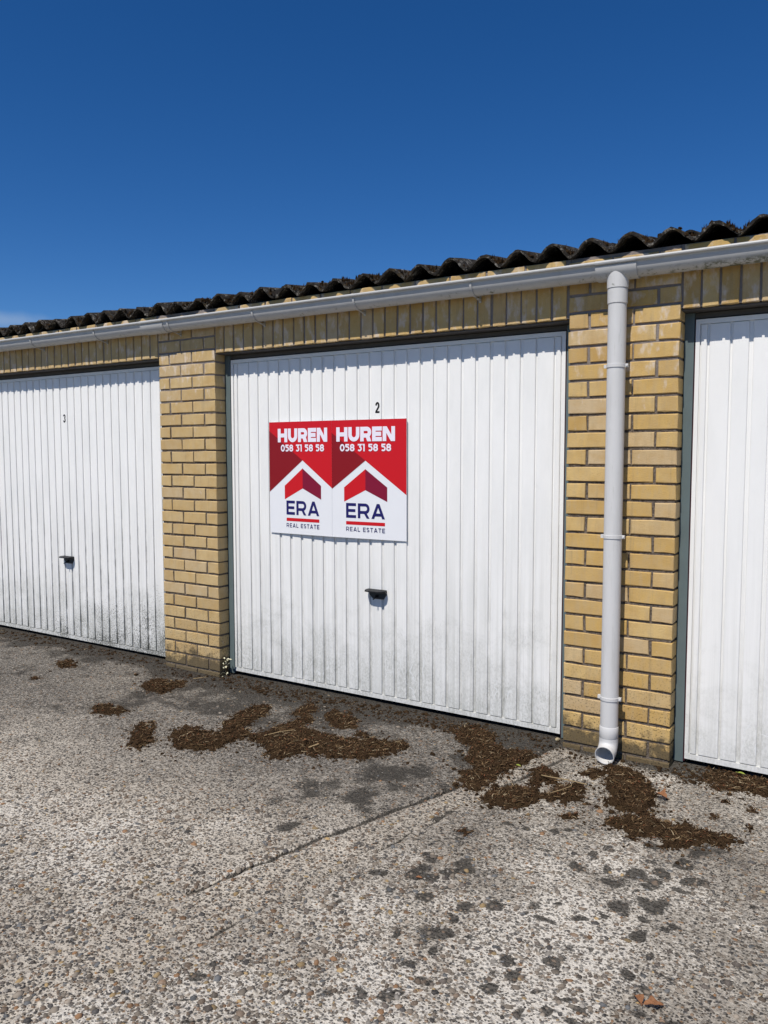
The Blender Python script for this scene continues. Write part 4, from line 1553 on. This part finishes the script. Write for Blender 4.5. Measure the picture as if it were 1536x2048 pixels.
leaf(1322, 1598, .055, .042, 2.6, M['bleaf'], 'crumpled orange brown leaf at the edge of the heap under the pipe', .8, .014, 2, 1)
leaf(1276, 2004, .038, .026, 2.2, M['bleaf'], 'curled dry leaf of a close pair on bare concrete', .9, .008, 0, 2)
leaf(1308, 2014, .050, .030, .6, M['bleaf'], 'flatter ragged dry leaf of a close pair on bare concrete', .5, .008, 2, 3)
leaf(838, 1757, .022, .014, .3, M['bleaf'], 'tiny reddish brown leaf alone on a dark concrete stain', .4, .003, 0, 4, False)
leaf(1483, 1553, .030, .017, .1, M['gleaf'], 'yellow green oval leaf on dark moss by the right-hand door', .25, .016, 0, 5)
leaf(1037, 1541, .022, .012, .2, M['gleaf'], 'small green leaf on the tall ragged moss drift', .3, .024, 0, 6, False)
leaf(1022, 1452, .024, .014, 1.0, M['bleaf'], 'small tan leaf under the bottom rail of the door numbered 2', .5, .005, 0, 7, False)
leaf(612, 1492, .030, .016, 1.2, M['bleaf'], 'small reddish leaf stuck in the long straw-filled moss drift', .6, .026, 2, 8)


def stalk(pts, label, r=.0014):
    P_ = [gp(*a) for a in pts]
    z = [float(ground_z(np.array([a]), np.array([b]))[0]) for a, b in P_]
    x0, y0 = P_[0]
    mb = MB()
    mb.tube([(a - x0, b - y0, zz_ - z[0] + hh) for (a, b), zz_, hh in zip(P_, z, [.016, .030, .030, .020, .012][:len(P_)])], r, 7)
    o = mb.build('dry_stalk', mat_plain('dry_stalk', (.30, .22, .12), .9, .1))
    o.location = (x0, y0, z[0])
    tag(o, label, 'stalk')


stalk(c8((660, 108), (700, 128), (760, 140), (840, 150)), 'long pale dry stalk lying over the two-lobed moss clump', .0022)
stalk(c8((690, 185), (740, 182), (780, 165), (785, 140)), 'bent pale stalk curling on the two-lobed moss clump', .0014)
stalk(c7((830, 500), (900, 497), (960, 488)), 'straight pale straw lying on the long moss drift', .0018)
stalk(c7((1025, 555), (1070, 552)), 'short white stick at the edge of the long moss drift', .0030)
stalk(c7((520, 245), (560, 250), (575, 246)), 'pale twig lying before the pier without the pipe', .0020)


def rock(u, v, s, label, seed, hgt=.7):
    x, y = gp(u, v)
    qq = random.Random(seed)
    vs = []
    for (a, b, c) in ico_v.tolist() + [(0, 0, -1)]:
        k_ = 1 + qq.uniform(-.25, .25)
        vs.append((a * s * k_, b * s * .7 * k_, c * s * hgt * k_))
    fs = [tuple(t_) for t_ in ico_f.tolist()] + [(11, 7, 6), (11, 8, 7), (11, 9, 8), (11, 10, 9), (11, 6, 10)]
    o = link('stone', vs, fs, M['stone'])
    md = o.modifiers.new('bevel', 'BEVEL'); md.width = s * .12; md.segments = 1
    o.location = (x, y, float(ground_z(np.array([x]), np.array([y]))[0]) + s * hgt * .55)
    o.rotation_euler = (.15, .1, qq.uniform(0, 3))
    tag(o, label, 'stone')


rock(1358, 1512, .022, 'sandy wedge of stone between the downpipe pier and the right-hand door', 3)
rock(1115, 1482, .016, 'sandy pebble lump under the right corner of the door numbered 2', 5, .6)

# pale weed in the corner of the pier
wx_, wy_ = XA + PIERW + .022, .045
weed = empty('pale_weed', (wx_, wy_, -.012))
tag(weed, 'pale withered weed growing between the brick pier and the door numbered 2', 'plant')
qq = random.Random(4)
mb = MB()
for i in range(5):
    a = qq.uniform(0, 2 * pi)
    mb.tube([(0, 0, 0), (.006 * math.cos(a), .006 * math.sin(a) - .004, .04), (.014 * math.cos(a), .012 * math.sin(a) - .012, .075 + .02 * qq.random())], [.002, .0016, .0010], 6)
mb.build('stem', M['moss'], weed)
for i in range(22):
    a = qq.uniform(0, 2 * pi)
    r_ = qq.uniform(.004, .020)
    zc = qq.uniform(.055, .115) if i < 17 else qq.uniform(.008, .03)
    L, Wd = qq.uniform(.016, .026), qq.uniform(.009, .014)
    vs, fs = [], []
    for k_ in range(5):
        t = k_ / 4
        wv = Wd / 2 * math.sin(pi * (t * .85 + .1))
        for s in (-1, 0, 1):
            vs.append((t * L, s * wv, .25 * L * math.sin(t * 3) + abs(s) * .003))
    for k_ in range(4):
        for s in range(2):
            b = k_ * 3 + s
            fs.append((b, b + 1, b + 4, b + 3))
    o = link('petal', vs, fs, M['pale'], weed, smooth=True)
    o.location = (r_ * math.cos(a) * .9, r_ * math.sin(a) - .012, zc)
    o.rotation_euler = (qq.uniform(-.6, .6), qq.uniform(-.9, .3), a)
